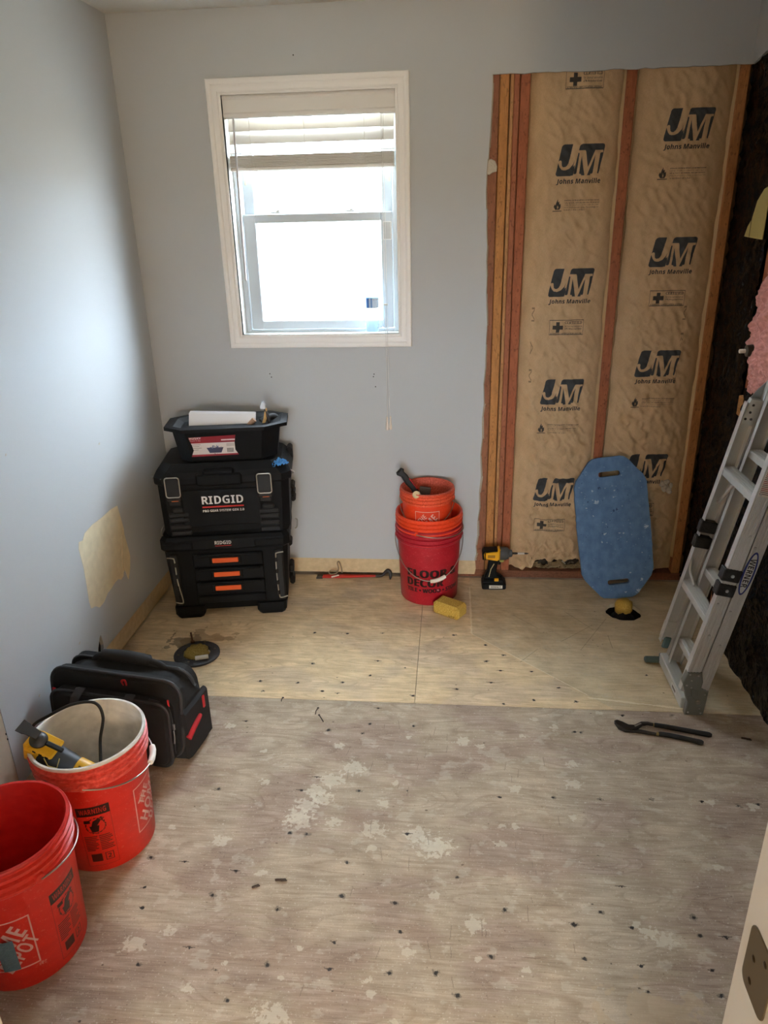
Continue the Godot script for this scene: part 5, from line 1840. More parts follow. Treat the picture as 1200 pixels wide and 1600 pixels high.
	wsh.lathe(PackedVector2Array([Vector2(0.009, 0.0), Vector2(0.009, 0.002), Vector2(0.006, 0.002), Vector2(0.006, 0.004), Vector2(0.0, 0.004)]), 16)
	obj("bolt", wsh, steel, foot)
	wsh = Geo.new()
	wsh.extrude(PackedVector2Array([Vector2(0.030, 0.118), Vector2(0.058, 0.114), Vector2(0.064, 0.096), Vector2(0.054, 0.082), Vector2(0.040, 0.088)]), 0.3165, 0.3185, 0.001)
	obj("foot_boss", wsh, grey_plastic, foot)
	var bb2 := Geo.new()
	bb2.xf = Transform3D(Basis(Vector3.BACK, 0.185), Vector3(0.050, 0.040, 0.145))
	bb2.box(Vector3.ZERO, Vector3(0.046, 0.044, 0.29), 0.003)
	var bar := obj("base_bar", bb2, alu2, ld)
	bb2 = Geo.new()
	bb2.xf = Transform3D(Basis(Vector3.BACK, 0.185), Vector3(0.050, 0.040, 0.145))
	bb2.box(Vector3(-0.0232, 0.0, 0.06), Vector3(0.001, 0.022, 0.06), 0.0003)
	obj("base_label", bb2, mat(rgb(228, 226, 220), 0.5), bar)
	bb2 = Geo.new()
	bb2.xf = Transform3D(Basis(Vector3.BACK, 0.185), Vector3(0.050, 0.040, 0.145))
	bb2.box(Vector3(-0.0240, 0.0, 0.06), Vector3(0.001, 0.010, 0.04), 0.0003)
	obj("base_label_print", bb2, mat(rgb(120, 110, 104), 0.5), bar)
	bb2 = Geo.new()
	bb2.xf = Transform3D(Basis(Vector3.BACK, 0.185), Vector3(0.0, 0.0, -0.006))
	bb2.box(Vector3(0.062, 0.022, 0.0), Vector3(0.052, 0.040, 0.024), 0.004)
	bb2.box(Vector3(0.012, 0.015, 0.0), Vector3(0.064, 0.020, 0.026), 0.005)
	obj("end_foot", bb2, mat(rgb(92, 110, 104), 0.6, 0.0, pebble, 0.3, 12.0), ld)
	bb2 = Geo.new()
	bb2.box(Vector3(0.022, 0.165, 0.004), Vector3(0.050, 0.075, 0.012), 0.003)
	obj("end_cap", bb2, alu2, ld)
	bb2 = Geo.new()
	bb2.box(Vector3(0.03, 0.110, 0.008), Vector3(0.026, 0.050, 0.012), 0.004)
	obj("end_clip", bb2, mat(rgb(84, 112, 116), 0.6), ld)
	# hinge plates at the top of the far rail
	bb2 = Geo.new()
	bb2.extrude(PackedVector2Array([Vector2(0.002, 0.985), Vector2(0.060, 0.985), Vector2(0.060, 1.075), Vector2(0.010, 1.075)]), 0.0, 0.026, 0.002)
	var hp2 := obj("hinge_plate", bb2, alu2, ld)
	for e in [[0.022, 1.055], [0.020, 1.030], [0.030, 1.008], [0.012, 1.006]]:
		var g := Geo.new()
		g.xf = Transform3D(Basis(Vector3.RIGHT, PI / 2), Vector3(e[0], e[1], 0.026))
		g.lathe(PackedVector2Array([Vector2(0.0046, 0.0), Vector2(0.004, 0.002), Vector2(0.0, 0.0026)]), 12)
		obj("rivet", g, dark_steel, hp2)
	bb2 = Geo.new()
	bb2.extrude(PackedVector2Array([Vector2(0.004, 1.05), Vector2(0.060, 1.060), Vector2(0.082, 1.130), Vector2(0.075, 1.150), Vector2(0.058, 1.150), Vector2(0.03, 1.105)]), -0.006, 0.000, 0.002)
	obj("hinge_arm", bb2, mat(rgb(150, 156, 156), 0.45, 0.5), ld)

	# ------------------------------------------------ pliers on the floor
	var pz := thing("slip_joint_pliers", "black handled slip joint pliers lying open on the plywood near the ladder", "pliers", Vector3(0, 0.0, 0))
	var FLAT := Transform3D(Basis(Vector3.RIGHT, -PI / 2), Vector3.ZERO)
	var jg1 := Geo.new()
	jg1.extrude(PackedVector2Array([Vector2(1.912, -1.078), Vector2(1.922, -1.073), Vector2(1.940, -1.083), Vector2(1.957, -1.098), Vector2(1.975, -1.098), Vector2(2.000, -1.079), Vector2(2.024, -1.078), Vector2(2.045, -1.086), Vector2(2.045, -1.096), Vector2(2.020, -1.092), Vector2(2.004, -1.097), Vector2(1.985, -1.115), Vector2(1.960, -1.124), Vector2(1.940, -1.122), Vector2(1.922, -1.110), Vector2(1.910, -1.092)]), 0.006, 0.016, 0.003)
	obj("jaw", jg1, mat(rgb(62, 58, 54), 0.45, 0.8), pz, FLAT)
	jg1 = Geo.new()
	jg1.extrude(PackedVector2Array([Vector2(1.914, -1.090), Vector2(1.935, -1.092), Vector2(1.955, -1.108), Vector2(1.985, -1.112), Vector2(2.03, -1.124), Vector2(2.05, -1.130), Vector2(2.048, -1.139), Vector2(2.02, -1.134), Vector2(1.975, -1.127), Vector2(1.940, -1.126), Vector2(1.920, -1.112)]), 0.001, 0.009, 0.002)
	obj("jaw", jg1, mat(rgb(62, 58, 54), 0.45, 0.8), pz, FLAT)
	jg1 = Geo.new()
	jg1.extrude(PackedVector2Array([Vector2(1.972, -1.106), Vector2(1.996, -1.090), Vector2(2.0, -1.094), Vector2(1.976, -1.111)]), 0.0158, 0.0164)
	obj("slot", jg1, mat(rgb(150, 146, 136), 0.4, 0.8), pz, FLAT)
	for e in [[Vector3(2.040, 0.011, 1.0905), Vector3(2.075, 0.011, 1.097), Vector3(2.15, 0.009, 1.113), Vector3(2.221, 0.008, 1.131)], [Vector3(2.045, 0.008, 1.134), Vector3(2.075, 0.009, 1.139), Vector3(2.13, 0.009, 1.155), Vector3(2.182, 0.008, 1.172)]]:
		var g := Geo.new()
		g.tube(spline(e, 6), [0.0055, 0.007, 0.0078, 0.0078, 0.0078, 0.0078, 0.008, 0.008, 0.008, 0.008, 0.008, 0.008, 0.008, 0.008, 0.008, 0.0085, 0.009, 0.0085, 0.005], 12)
		obj("handle", g, black_rubber, pz)
	for e in [Vector3(2.044, 0.011, 1.0915), Vector3(2.044, 0.008, 1.1337)]:
		var g := Geo.new()
		g.tube([e + Vector3(-0.004, 0, -0.001), e + Vector3(0.004, 0, 0.001)], 0.0066, 10)
		obj("band", g, mat(rgb(150, 126, 70), 0.5), pz)

	# ------------------------------------------------ stack of tool boxes in the corner
	var SO := Vector3(0.15, 0.0, 0.446)
	var ST := 0.174
	var at := func(lx: float, y: float, lz: float) -> Vector3: return SO + Basis(Vector3.UP, ST) * Vector3(lx, y, lz)
	var black2 := mat(rgb(18, 20, 22), 0.52, 0.0, pebble, 0.3, 14.0)
	black2.metallic_specular = 0.28
	var orange := mat(rgb(226, 92, 34), 0.5)
	var white_ink := mat(rgb(226, 226, 224), 0.5)
	var red_ink := mat(rgb(196, 40, 30), 0.5)

	var db := thing("drawer_box", "black three drawer tool box with orange drawer pulls, lowest of the stack", "tool box", SO, ST)
	var tg2 := Geo.new()
	var ringr := func(xa: float, xb: float, za: float, zb: float, y: float, c: float) -> Array:
		return [Vector3(xa + c, y, zb), Vector3(xb - c, y, zb), Vector3(xb, y, zb - c), Vector3(xb, y, za + c), Vector3(xb - c, y, za), Vector3(xa + c, y, za), Vector3(xa, y, za + c), Vector3(xa, y, zb - c)]
	tg2.loft([ringr.call(-0.012, 0.470, -0.31, -0.008, 0.032, 0.02), ringr.call(-0.018, 0.478, -0.315, -0.004, 0.06, 0.02), ringr.call(-0.036, 0.494, -0.32, -0.004, 0.325, 0.02)])
	obj("body", tg2, black_plastic, db)
	tg2 = Geo.new()
	tg2.loft([ringr.call(-0.044, 0.502, -0.325, 0.004, 0.325, 0.025), ringr.call(-0.047, 0.505, -0.327, 0.010, 0.332, 0.025), ringr.call(-0.047, 0.505, -0.327, 0.010, 0.375, 0.025), ringr.call(-0.036, 0.494, -0.32, -0.002, 0.388, 0.022)])
	var lip := obj("top_lip", tg2, black2, db)
	letters("lettering", "RIDGID", "Droid Sans Bold", Vector2(0.070, 0.016), white_ink, lip, Transform3D(Basis(), Vector3(0.222, 0.360, 0.0102)), 0.0)
	tg2 = Geo.new()
	tg2.box(Vector3(0.222, 0.345, 0.0102), Vector3(0.070, 0.003, 0.0008))
	obj("stripe", tg2, red_ink, lip)
	for e in [0.03, 0.42]:
		var g := Geo.new()
		g.box(Vector3(e, 0.352, 0.012), Vector3(0.13, 0.034, 0.012), 0.005)
		obj("latch_seat", g, black_plastic, lip)
	for k in 3:
		var yy: float = [0.272, 0.205, 0.138][k]
		var g := Geo.new()
		g.box(Vector3(0.235, yy + 0.004, 0.0), Vector3(0.300, 0.060, 0.020), 0.004)
		g.box(Vector3(0.235, yy + 0.030, 0.008), Vector3(0.270, 0.012, 0.022), 0.004)
		g.box(Vector3(0.225, yy + 0.006, 0.013), Vector3(0.135, 0.036, 0.010), 0.003)
		var dw := obj("drawer", g, black2, db)
		g = Geo.new()
		g.box(Vector3(0.225, yy + 0.008, 0.0195), Vector3(0.112, 0.022, 0.006), 0.002)
		obj("pull", g, orange, dw)
	tg2 = Geo.new()
	tg2.box(Vector3(0.235, 0.085, 0.0), Vector3(0.300, 0.034, 0.016), 0.004)
	obj("kick_panel", tg2, black2, db)
	for e in [0.045, 0.405]:
		var g := Geo.new()
		g.loft([ringr.call(e - 0.055, e + 0.055, -0.10, 0.006, 0.0, 0.012), ringr.call(e - 0.065, e + 0.065, -0.11, 0.010, 0.018, 0.012), ringr.call(e - 0.065, e + 0.065, -0.11, 0.010, 0.055, 0.012)])
		obj("foot", g, black2, db)
	for e in [0.045, 0.405]:
		var g := Geo.new()
		g.box(Vector3(e, 0.02, -0.26), Vector3(0.11, 0.04, 0.08), 0.006)
		obj("foot", g, black2, db)
	for e in [[0.0, 0.010, 1.0], [0.452, 0.458, -1.0]]:
		var g := Geo.new()
		var xa: float = e[0]
		var xb2: float = e[1]
		var dxx: float = e[2]
		g.box(Vector3((xa + xb2) / 2, 0.19, 0.004), Vector3(0.034, 0.245, 0.020), 0.005)
		var hb := obj("lock_bar", g, black_rubber, db)
		g = Geo.new()
		g.tube(spline([Vector3(xa - dxx * 0.022, 0.300, 0.010), Vector3(xa + dxx * 0.004, 0.302, 0.022), Vector3(xa + dxx * 0.010, 0.288, 0.022), Vector3(xa + dxx * 0.012, 0.19, 0.022), Vector3(xb2 + dxx * 0.014, 0.098, 0.022), Vector3(xb2 + dxx * 0.006, 0.084, 0.022), Vector3(xb2 - dxx * 0.022, 0.084, 0.010)], 5), 0.0028, 8)
		obj("wire_handle", g, wire_steel, hb)
		for yy in [0.27, 0.215, 0.16, 0.11]:
			g = Geo.new()
			g.box(Vector3(xa + dxx * 0.010, yy, 0.022), Vector3(0.012, 0.022, 0.008), 0.003)
			obj("clip", g, black_rubber, hb)
	for e in [[0.335, 0.05], [0.25, 0.03], [0.12, 0.045], [0.06, 0.045]]:
		var g := Geo.new()
		g.box(Vector3(0.492, e[0], -0.22), Vector3(0.024, e[1], 0.07), 0.008)
		obj("side_clip", g, black_rubber, db)

	var ub := thing("latched_tool_box", "black lidded tool box with two wire latches, middle of the stack", "tool box", at.call(0.0, 0.390, 0.0), ST)
	tg2 = Geo.new()
	tg2.loft([ringr.call(-0.010, 0.50, -0.31, -0.010, 0.0, 0.02), ringr.call(-0.022, 0.512, -0.318, -0.002, 0.02, 0.03), ringr.call(-0.026, 0.520, -0.322, 0.0, 0.235, 0.03)])
	obj("body", tg2, black_plastic, ub)
	tg2 = Geo.new()
	tg2.loft([ringr.call(-0.036, 0.530, -0.328, 0.010, 0.235, 0.04), ringr.call(-0.038, 0.532, -0.330, 0.012, 0.242, 0.04), ringr.call(-0.038, 0.532, -0.330, 0.012, 0.268, 0.04), ringr.call(-0.026, 0.520, -0.322, 0.0, 0.290, 0.045), ringr.call(0.0, 0.494, -0.30, -0.022, 0.3205, 0.045)])
	var lid := obj("lid", tg2, black2, ub)
	tg2 = Geo.new()
	tg2.box(Vector3(0.235, 0.255, 0.008), Vector3(0.19, 0.052, 0.022), 0.008)
	tg2.box(Vector3(0.235, 0.288, 0.002), Vector3(0.13, 0.026, 0.026), 0.008)
	obj("carry_handle", tg2, black_plastic, lid)
	tg2 = Geo.new()
	tg2.box(Vector3(0.235, 0.130, 0.001), Vector3(0.330, 0.165, 0.010), 0.004)
	var plate := obj("front_panel", tg2, black2, ub)
	letters("lettering", "RIDGID", "Droid Sans Bold", Vector2(0.172, 0.036), white_ink, plate, Transform3D(Basis(), Vector3(0.240, 0.165, 0.0062)))
	tg2 = Geo.new()
	tg2.box(Vector3(0.240, 0.134, 0.0062), Vector3(0.172, 0.0065, 0.0008))
	obj("stripe", tg2, red_ink, plate)
	letters("lettering", "PRO GEAR SYSTEM GEN 2.0", "Droid Sans Bold", Vector2(0.172, 0.0105), white_ink, plate, Transform3D(Basis(), Vector3(0.240, 0.117, 0.0062)))
	for e in [0.044, 0.420]:
		var g := Geo.new()
		g.box(Vector3(e, 0.222, 0.008), Vector3(0.062, 0.105, 0.020), 0.005)
		g.box(Vector3(e, 0.160, 0.006), Vector3(0.050, 0.022, 0.014), 0.004)
		g.box(Vector3(e + 0.008, 0.125, 0.004), Vector3(0.050, 0.022, 0.014), 0.006)
		for yy in [0.02, 0.05, 0.08, 0.104]:
			g.box(Vector3(e + 0.01, yy, 0.0), Vector3(0.085, 0.020, 0.016), 0.004)
		var lt := obj("latch", g, black_rubber, ub)
		g = Geo.new()
		var lp3: Array = []
		for q in rrect(Vector2(e, 0.232), Vector2(0.058, 0.086), 0.010, 4):
			lp3.append(Vector3(q.x, q.y, 0.020))
		lp3.append(lp3[0])
		lp3.append(lp3[1])
		g.tube(lp3, 0.0026, 8, false)
		obj("wire_loop", g, wire_steel, lt)
		g = Geo.new()
		g.box(Vector3(e + 0.002, 0.172, 0.013), Vector3(0.030, 0.008, 0.006), 0.002)
		obj("latch_tab", g, mat(rgb(196, 96, 44), 0.5), lt)
	for e in [-0.036, 0.530]:
		var g := Geo.new()
		for s in 2:
			g.tube(spline([Vector3(e, 0.27 - s * 0.27, -0.03), Vector3(e + signf(e) * 0.010, 0.255 - s * 0.255, -0.05), Vector3(e + signf(e) * 0.010, 0.235 - s * 0.225, -0.10), Vector3(e, 0.225 - s * 0.215, -0.12)], 4), 0.003, 6)
		obj("side_wire", g, wire_steel, ub)
	for e in [[0.28, 0.07], [0.13, 0.022], [0.10, 0.022], [0.07, 0.022]]:
		var g := Geo.new()
		g.box(Vector3(0.522, e[0], -0.24), Vector3(0.024, e[1], 0.08), 0.008)
		obj("side_clip", g, black_rubber, ub)

	# open tote on top
	var ty := thing("tool_tote", "black open tool tote with a red and white product label, topmost of the stack", "tote", at.call(0.0, 0.7115, 0.0), ST)
	var ro := func(grow: float, y: float) -> Array:
		var o := []
		for e in [[0.115, 0.0], [0.430, 0.0], [0.500, -0.055], [0.500, -0.190], [0.440, -0.245], [0.115, -0.245], [0.055, -0.190], [0.055, -0.055]]:
			var c := Vector2(0.278, -0.1225)
			var p := Vector2(e[0], e[1]) - c
			p = Vector2(p.x * (1.0 + grow / 0.222), p.y * (1.0 + grow / 0.1225)) + c
			o.append(Vector3(p.x, y, p.y))
		return o
	var end_tip := func(r: Array, k: float) -> Array:
		for i in [2, 3]:
			r[i].x += k
		for i in [6, 7]:
			r[i].x -= k
		return r
	tg2 = Geo.new()
	tg2.loft([ro.call(-0.030, 0.0), ro.call(-0.022, 0.008), ro.call(-0.002, 0.135)])
	obj("body", tg2, black2, ty)
	tg2 = Geo.new()
	var R1: Array = end_tip.call(ro.call(-0.002, 0.132), 0.0)
	var R2: Array = end_tip.call(ro.call(0.012, 0.136), 0.016)
	var R3: Array = end_tip.call(ro.call(0.012, 0.150), 0.016)
	var R4: Array = end_tip.call(ro.call(-0.004, 0.152), 0.006)
	tg2.loft([R1, R2, R3, R4], false)
	var R5: Array = ro.call(-0.008, 0.150)
	for i in 8:      # the flat of the rim and the inside
		var i1 := (i + 1) % 8
		tg2.q(R4[i], R4[i1], R5[i1], R5[i], Vector3.UP)
	obj("rim", tg2, black2, ty)
	tg2 = Geo.new()
	var R6: Array = ro.call(-0.034, 0.1362)
	R5 = ro.call(-0.008, 0.150)
	for i in 8:
		var i1 := (i + 1) % 8
		tg2.q(R5[i], R5[i1], R6[i1], R6[i], Vector3(0.278, 0.15, -0.1225) - (R5[i] + R5[i1]) / 2)
	obj("inner_wall", tg2, black_rubber, ty)
	var tlx := Pix.new(340, 170)
	tlx.fill(rgb(226, 222, 218))
	tlx.rect(0, 0, 340, 56, rgb(140, 24, 40))
	ink(tlx, "HUSKY", "Droid Sans Bold", 54, 16, 80, 16, rgb(240, 236, 234))
	ink(tlx, "Tool Tray", "Droid Sans", 52, 36, 76, 13, rgb(240, 220, 220))
	tlx.rect(230, 30, 96, 12, rgb(226, 200, 200))
	for r in 4:
		tlx.rect(16, 66 + r * 14, [70, 60, 74, 52][r], 4, rgb(150, 140, 138))
	tlx.rect(0, 150, 340, 20, rgb(150, 40, 50))
	var rgn := noise(0.06, 3, 4)
	tlx.blot(180, 112, 40, rgb(54, 62, 96), rgn, 1.0, 0.7)
	tlx.poly(PackedVector2Array([Vector2(124, 96), Vector2(240, 96), Vector2(222, 140), Vector2(142, 140)]), rgb(60, 64, 92))
	tlx.blot(170, 92, 12, rgb(120, 130, 160), rgn)
	tlx.blot(200, 88, 10, rgb(90, 100, 140), rgn)
	for r in 9:
		tlx.rect(264 + r * 5, 104, 3 - r % 2, 36, rgb(40, 40, 40))
	tlx.rect(262, 64, 54, 26, rgb(200, 196, 192))
	tg2 = Geo.new()
	tg2.extrude(PackedVector2Array([Vector2(-0.095, 0.042), Vector2(0.095, 0.046), Vector2(0.088, 0.012), Vector2(0.088, -0.020), Vector2(0.100, -0.042), Vector2(-0.092, -0.044), Vector2(-0.080, -0.016), Vector2(-0.084, 0.006)]), 0.0, 0.0008)
	for i in tg2.v.size():
		tg2.t[i] = Vector2((tg2.v[i].x + 0.1) / 0.2, 0.5 - tg2.v[i].y / 0.092)
	obj("product_label", tg2, tmat(tlx.tex(), 0.45), ty, Transform3D(Basis(Vector3.RIGHT, 0.145), Vector3(0.225, 0.074, -0.0048)))
	# what the tote holds
	var ps := thing("paper_stack", "stack of white papers standing in the black tote", "paper", at.call(0.252, 0.822, -0.10), ST - 0.02)
	for k in 7:
		var g := Geo.new()
		g.xf = Transform3D(Basis(Vector3.RIGHT, -0.42 - k * 0.012) * Basis(Vector3.BACK, -0.045 + 0.012 * sin(k * 2.0)), Vector3(0.004 * sin(k * 3.0), 0.0, -0.006 * k))
		g.box(Vector3(0.0, 0.025, 0.0), Vector3(0.272, 0.10, 0.003), 0.0004)
		obj("sheet", g, mat([rgb(240, 240, 240), rgb(232, 232, 234)][k % 2], 0.8), ps)
	var pt := thing("hand_pliers", "dark hand pliers with a tan handle standing in the black tote", "pliers", at.call(0.43, 0.865, -0.11), ST)
	for e in [[0.0, -0.25, rgb(206, 168, 106)], [0.014, 0.2, rgb(40, 36, 34)]]:
		var g := Geo.new()
		g.xf = Transform3D(Basis(Vector3.BACK, e[1]), Vector3(e[0], 0, 0))
		g.tube([Vector3(0, -0.05, 0), Vector3(0.006, 0.0, 0), Vector3(0.002, 0.045, 0)], [0.006, 0.007, 0.005], 10)
		obj("handle", g, mat(e[2], 0.5), pt)
	tg2 = Geo.new()
	tg2.extrude(PackedVector2Array([Vector2(-0.012, 0.040), Vector2(0.012, 0.040), Vector2(0.014, 0.056), Vector2(0.004, 0.074), Vector2(-0.004, 0.072), Vector2(-0.012, 0.054)]), -0.006, 0.006, 0.002)
	obj("jaw", tg2, mat(rgb(170, 176, 180), 0.35, 0.8), pt)
	var spt := thing("tool_grip", "black tool grip lying in the right end of the tote", "tool", at.call(0.46, 0.845, -0.16), ST + 0.5)
	tg2 = Geo.new()
	tg2.tube(spline([Vector3(-0.05, 0, 0), Vector3(-0.02, 0.012, 0), Vector3(0.01, 0.014, 0), Vector3(0.03, -0.006, 0.0)], 5), 0.014, 12)
	obj("grip", tg2, black_rubber, spt)
	var tn := thing("wood_dowel", "short tan wooden stub beside the papers in the tote", "tool", at.call(0.372, 0.845, -0.10), ST)
	tg2 = Geo.new()
	tg2.tube([Vector3(-0.02, -0.02, 0), Vector3(0.02, 0.02, 0.0)], 0.011, 12)
	obj("stub", tg2, mat(rgb(170, 138, 112), 0.7), tn)
	# blue wrapper tucked on the lid
	tg2 = Geo.new()
	var cr := noise(1.0, 3, 111)
	tg2.grid(24, 16, func(u: float, v: float) -> Vector3:
		return Vector3(lerpf(-0.034, 0.034, u), 0.008 + 0.020 * sin(PI * u) * sin(PI * v) + 0.014 * cr.get_noise_2d(u * 4.0, v * 4.0), lerpf(0.022, -0.022, v)))
	var wrp := obj("plastic_wrapper", tg2, mat(rgb(62, 130, 190), 0.25, 0.0, crumple, 1.0, 10.0), null, Transform3D(Basis(Vector3.UP, ST + 0.3), at.call(0.487, 0.682, -0.030)))
	tag(wrp, "crumpled shiny blue plastic wrapper on the right corner of the black lid", "wrapper")

	# ------------------------------------------------ soft tool bag
	var bag := thing("tool_bag", "black soft sided tool bag with red trim beside the left wall", "bag", Vector3(0.276, 0.0, 1.245), -0.157)
	var canvas := mat(rgb(17, 17, 18), 0.85, 0.0, cloth_bump, 0.8, 16.0)
	var canvas2 := mat(rgb(22, 22, 23), 0.8, 0.0, cloth_bump, 0.8, 16.0)
	var piping := mat(rgb(44, 44, 46), 0.55)
	var trim := mat(rgb(188, 28, 36), 0.6, 0.0, cloth_bump, 0.6, 20.0)
	tg2 = Geo.new()
	var rings := []
	for i in 25:
		var u := float(i) / 24 * 2.0 - 1.0
		var x := 0.238 * u
		var e := pow(absf(u), 10.0)
		var hh := 0.284 - 0.03 * pow(absf(u), 5.0) - 0.045 * e
		var dm := 0.100 - 0.012 * e
		var ring := []
		for k in 40:
			var a := TAU * k / 40.0
			var cz := signf(cos(a)) * pow(absf(cos(a)), 0.42)
			var cy := signf(sin(a)) * pow(absf(sin(a)), 0.42)
			var y := hh / 2 * (1.0 + cy)
			var taper := 1.0 - 0.36 * smoothstep(0.35, 1.0, y / hh)
			var wob := 1.0 + 0.03 * cr.get_noise_2d(x * 12.0, y * 14.0)
			ring.append(Vector3(x, y, dm * cz * taper * wob))
		rings.append(ring)
	tg2.loft(rings, true, true)
	obj("body", tg2, canvas, bag)
	var pocket := func(called: String, c: Vector2, s: Vector2, r: float, z0: float, z1: float, tilt: float, m: Material) -> MeshInstance3D:
		var g := Geo.new()
		var pl := rrect(c, s, r, 6)
		g.extrude(pl, z0, z1, 0.012)
		var o := obj(called, g, m, bag, Transform3D(Basis(Vector3.RIGHT, tilt), Vector3.ZERO))
		var tpp: Array = []
		for q in pl:
			tpp.append(Vector3(q.x, q.y, z1 - 0.010))
		tpp.append(tpp[0])
		tpp.append(tpp[1])
		g = Geo.new()
		g.tube(tpp, 0.0055, 8, false)
		obj("piping", g, piping, o)
		return o
	var p1: MeshInstance3D = pocket.call("mouth_panel", Vector2(0.0, 0.152), Vector2(0.472, 0.270), 0.055, 0.060, 0.108, -0.13, canvas)
	var p2: MeshInstance3D = pocket.call("front_pocket", Vector2(0.002, 0.121), Vector2(0.424, 0.228), 0.038, 0.080, 0.140, -0.08, canvas2)
	pocket.call("back_panel", Vector2(0.0, 0.150), Vector2(0.452, 0.262), 0.055, -0.100, -0.05, 0.12, canvas)
	tg2 = Geo.new()
	tg2.box(Vector3(-0.02, 0.022, 0.1425), Vector3(0.34, 0.020, 0.004), 0.0015)
	obj("kick_strip", tg2, mat(rgb(74, 68, 62), 0.6), p2)
	tg2 = Geo.new()
	tg2.tube(spline([Vector3(0.02, 0.10, 0.1425), Vector3(0.08, 0.098, 0.1425), Vector3(0.150, 0.104, 0.1425)], 4), 0.0022, 6)
	obj("red_stitch", tg2, trim, p2)
	tg2 = Geo.new()
	tg2.box(Vector3(0.085, 0.165, 0.143), Vector3(0.036, 0.026, 0.004), 0.001)
	tg2.box(Vector3(0.085, 0.171, 0.146), Vector3(0.010, 0.018, 0.004), 0.001)
	obj("tag", tg2, mat(rgb(96, 88, 62), 0.6), p2)
	# zipper down the right side of the front pocket with its pull
	tg2 = Geo.new()
	tg2.tube(spline([Vector3(0.14, 0.236, 0.116), Vector3(0.195, 0.225, 0.116), Vector3(0.2155, 0.18, 0.116), Vector3(0.2155, 0.05, 0.116)], 5), 0.004, 6)
	obj("zipper", tg2, mat(rgb(58, 58, 60), 0.35, 0.5), p2)
	tg2 = Geo.new()
	tg2.box(Vector3(0.220, 0.150, 0.117), Vector3(0.010, 0.022, 0.008), 0.002)
	tg2.tube(spline([Vector3(0.222, 0.140, 0.123), Vector3(0.226, 0.118, 0.127), Vector3(0.223, 0.096, 0.127)], 4), 0.0026, 6)
	obj("zipper_pull", tg2, mat(rgb(150, 150, 152), 0.35, 0.8), p2)
	# web straps flopped over the front
	for e in [-0.105, 0.075]:
		var g := Geo.new()
		g.grid(4, 24, func(u: float, v: float) -> Vector3:
			var pth: Array = [Vector3(0.0, 0.215, 0.082), Vector3(0.0, 0.252, 0.094), Vector3(0.012, 0.262, 0.112), Vector3(0.004, 0.242, 0.136), Vector3(-0.008, 0.195, 0.142), Vector3(-0.002, 0.150, 0.1425)]
			var f := v * 4.999
			var i := int(f)
			var p: Vector3 = pth[i].lerp(pth[i + 1], f - i)
			return p + Vector3(e + (u - 0.5) * 0.032, 0.004 * sin(u * PI), 0.003 * sin(u * PI + v * 5.0)))
		obj("web_strap", g, mat(rgb(56, 56, 58), 0.75, 0.0, cloth_bump, 1.0, 30.0), bag)
	# padded carry handle
	tg2 = Geo.new()
	tg2.tube(spline([Vector3(-0.150, 0.252, -0.025), Vector3(-0.125, 0.286, -0.025), Vector3(-0.095, 0.303, -0.025), Vector3(0.0, 0.308, -0.025), Vector3(0.095, 0.300, -0.025), Vector3(0.135, 0.282, -0.025), Vector3(0.165, 0.248, -0.025)], 6), 0.010, 10)
	var ch2 := obj("carry_handle", tg2, canvas2, bag)
	tg2 = Geo.new()
	tg2.tube([Vector3(-0.095, 0.303, -0.025), Vector3(-0.090, 0.304, -0.025), Vector3(0.0, 0.309, -0.025), Vector3(0.078, 0.303, -0.025), Vector3(0.084, 0.302, -0.025)], [0.012, 0.019, 0.020, 0.019, 0.012], 14)
	obj("handle_wrap", tg2, canvas2, ch2)
	# right end pocket, red strap and buckles
	tg2 = Geo.new()
	tg2.box(Vector3(0.236, 0.102, 0.000), Vector3(0.024, 0.184, 0.170), 0.010)
	var ep := obj("end_pocket", tg2, canvas2, bag)
	tg2 = Geo.new()
	tg2.tube(spline([Vector3(0.250, 0.098, 0.078), Vector3(0.252, 0.112, 0.050), Vector3(0.252, 0.122, 0.018), Vector3(0.251, 0.128, -0.008)], 4), [0.011, 0.011, 0.011, 0.011, 0.0105, 0.010, 0.010, 0.010, 0.010, 0.009, 0.009, 0.008, 0.007], 6)
	obj("red_strap", tg2, trim, ep)
	tg2 = Geo.new()
	tg2.box(Vector3(0.250, 0.158, -0.040), Vector3(0.006, 0.046, 0.012), 0.002)
	obj("red_loop", tg2, trim, ep)
	tg2 = Geo.new()
	tg2.box(Vector3(0.205, 0.225, 0.092), Vector3(0.006, 0.05, 0.004), 0.001)
	obj("red_stitch", tg2, trim, bag)
	tg2 = Geo.new()
	tg2.tube([Vector3(-0.215, 0.222, 0.088), Vector3(-0.195, 0.226, 0.090), Vector3(-0.175, 0.222, 0.090), Vector3(-0.195, 0.185, 0.100), Vector3(-0.215, 0.222, 0.088), Vector3(-0.195, 0.226, 0.090)], 0.0028, 6, false)
	obj("ring", tg2, mat(rgb(190, 180, 150), 0.35, 0.8), bag)
	tg2 = Geo.new()
	tg2.box(Vector3(-0.222, 0.20, 0.080), Vector3(0.014, 0.05, 0.006), 0.002)
	obj("ring_tab", tg2, trim, bag)
	tg2 = Geo.new()
	tg2.tube(spline([Vector3(0.040, 0.268, 0.072), Vector3(0.036, 0.284, 0.074), Vector3(0.048, 0.288, 0.074), Vector3(0.052, 0.270, 0.074)], 5), 0.0032, 6)
	obj("red_cord", tg2, trim, bag)

	# ------------------------------------------------ toilet flange with a rag in it
	var tf2 := thing("toilet_flange", "dark closet flange on the floor behind the bag, yellow rag in its pipe", "flange", Vector3(0.318, 0.0, 0.735), 0.4)
	tg2 = Geo.new()
	tg2.lathe(PackedVector2Array([Vector2(0.056, -0.05), Vector2(0.054, 0.010), Vector2(0.058, 0.014), Vector2(0.086, 0.012), Vector2(0.092, 0.008), Vector2(0.092, 0.0)]), 40)
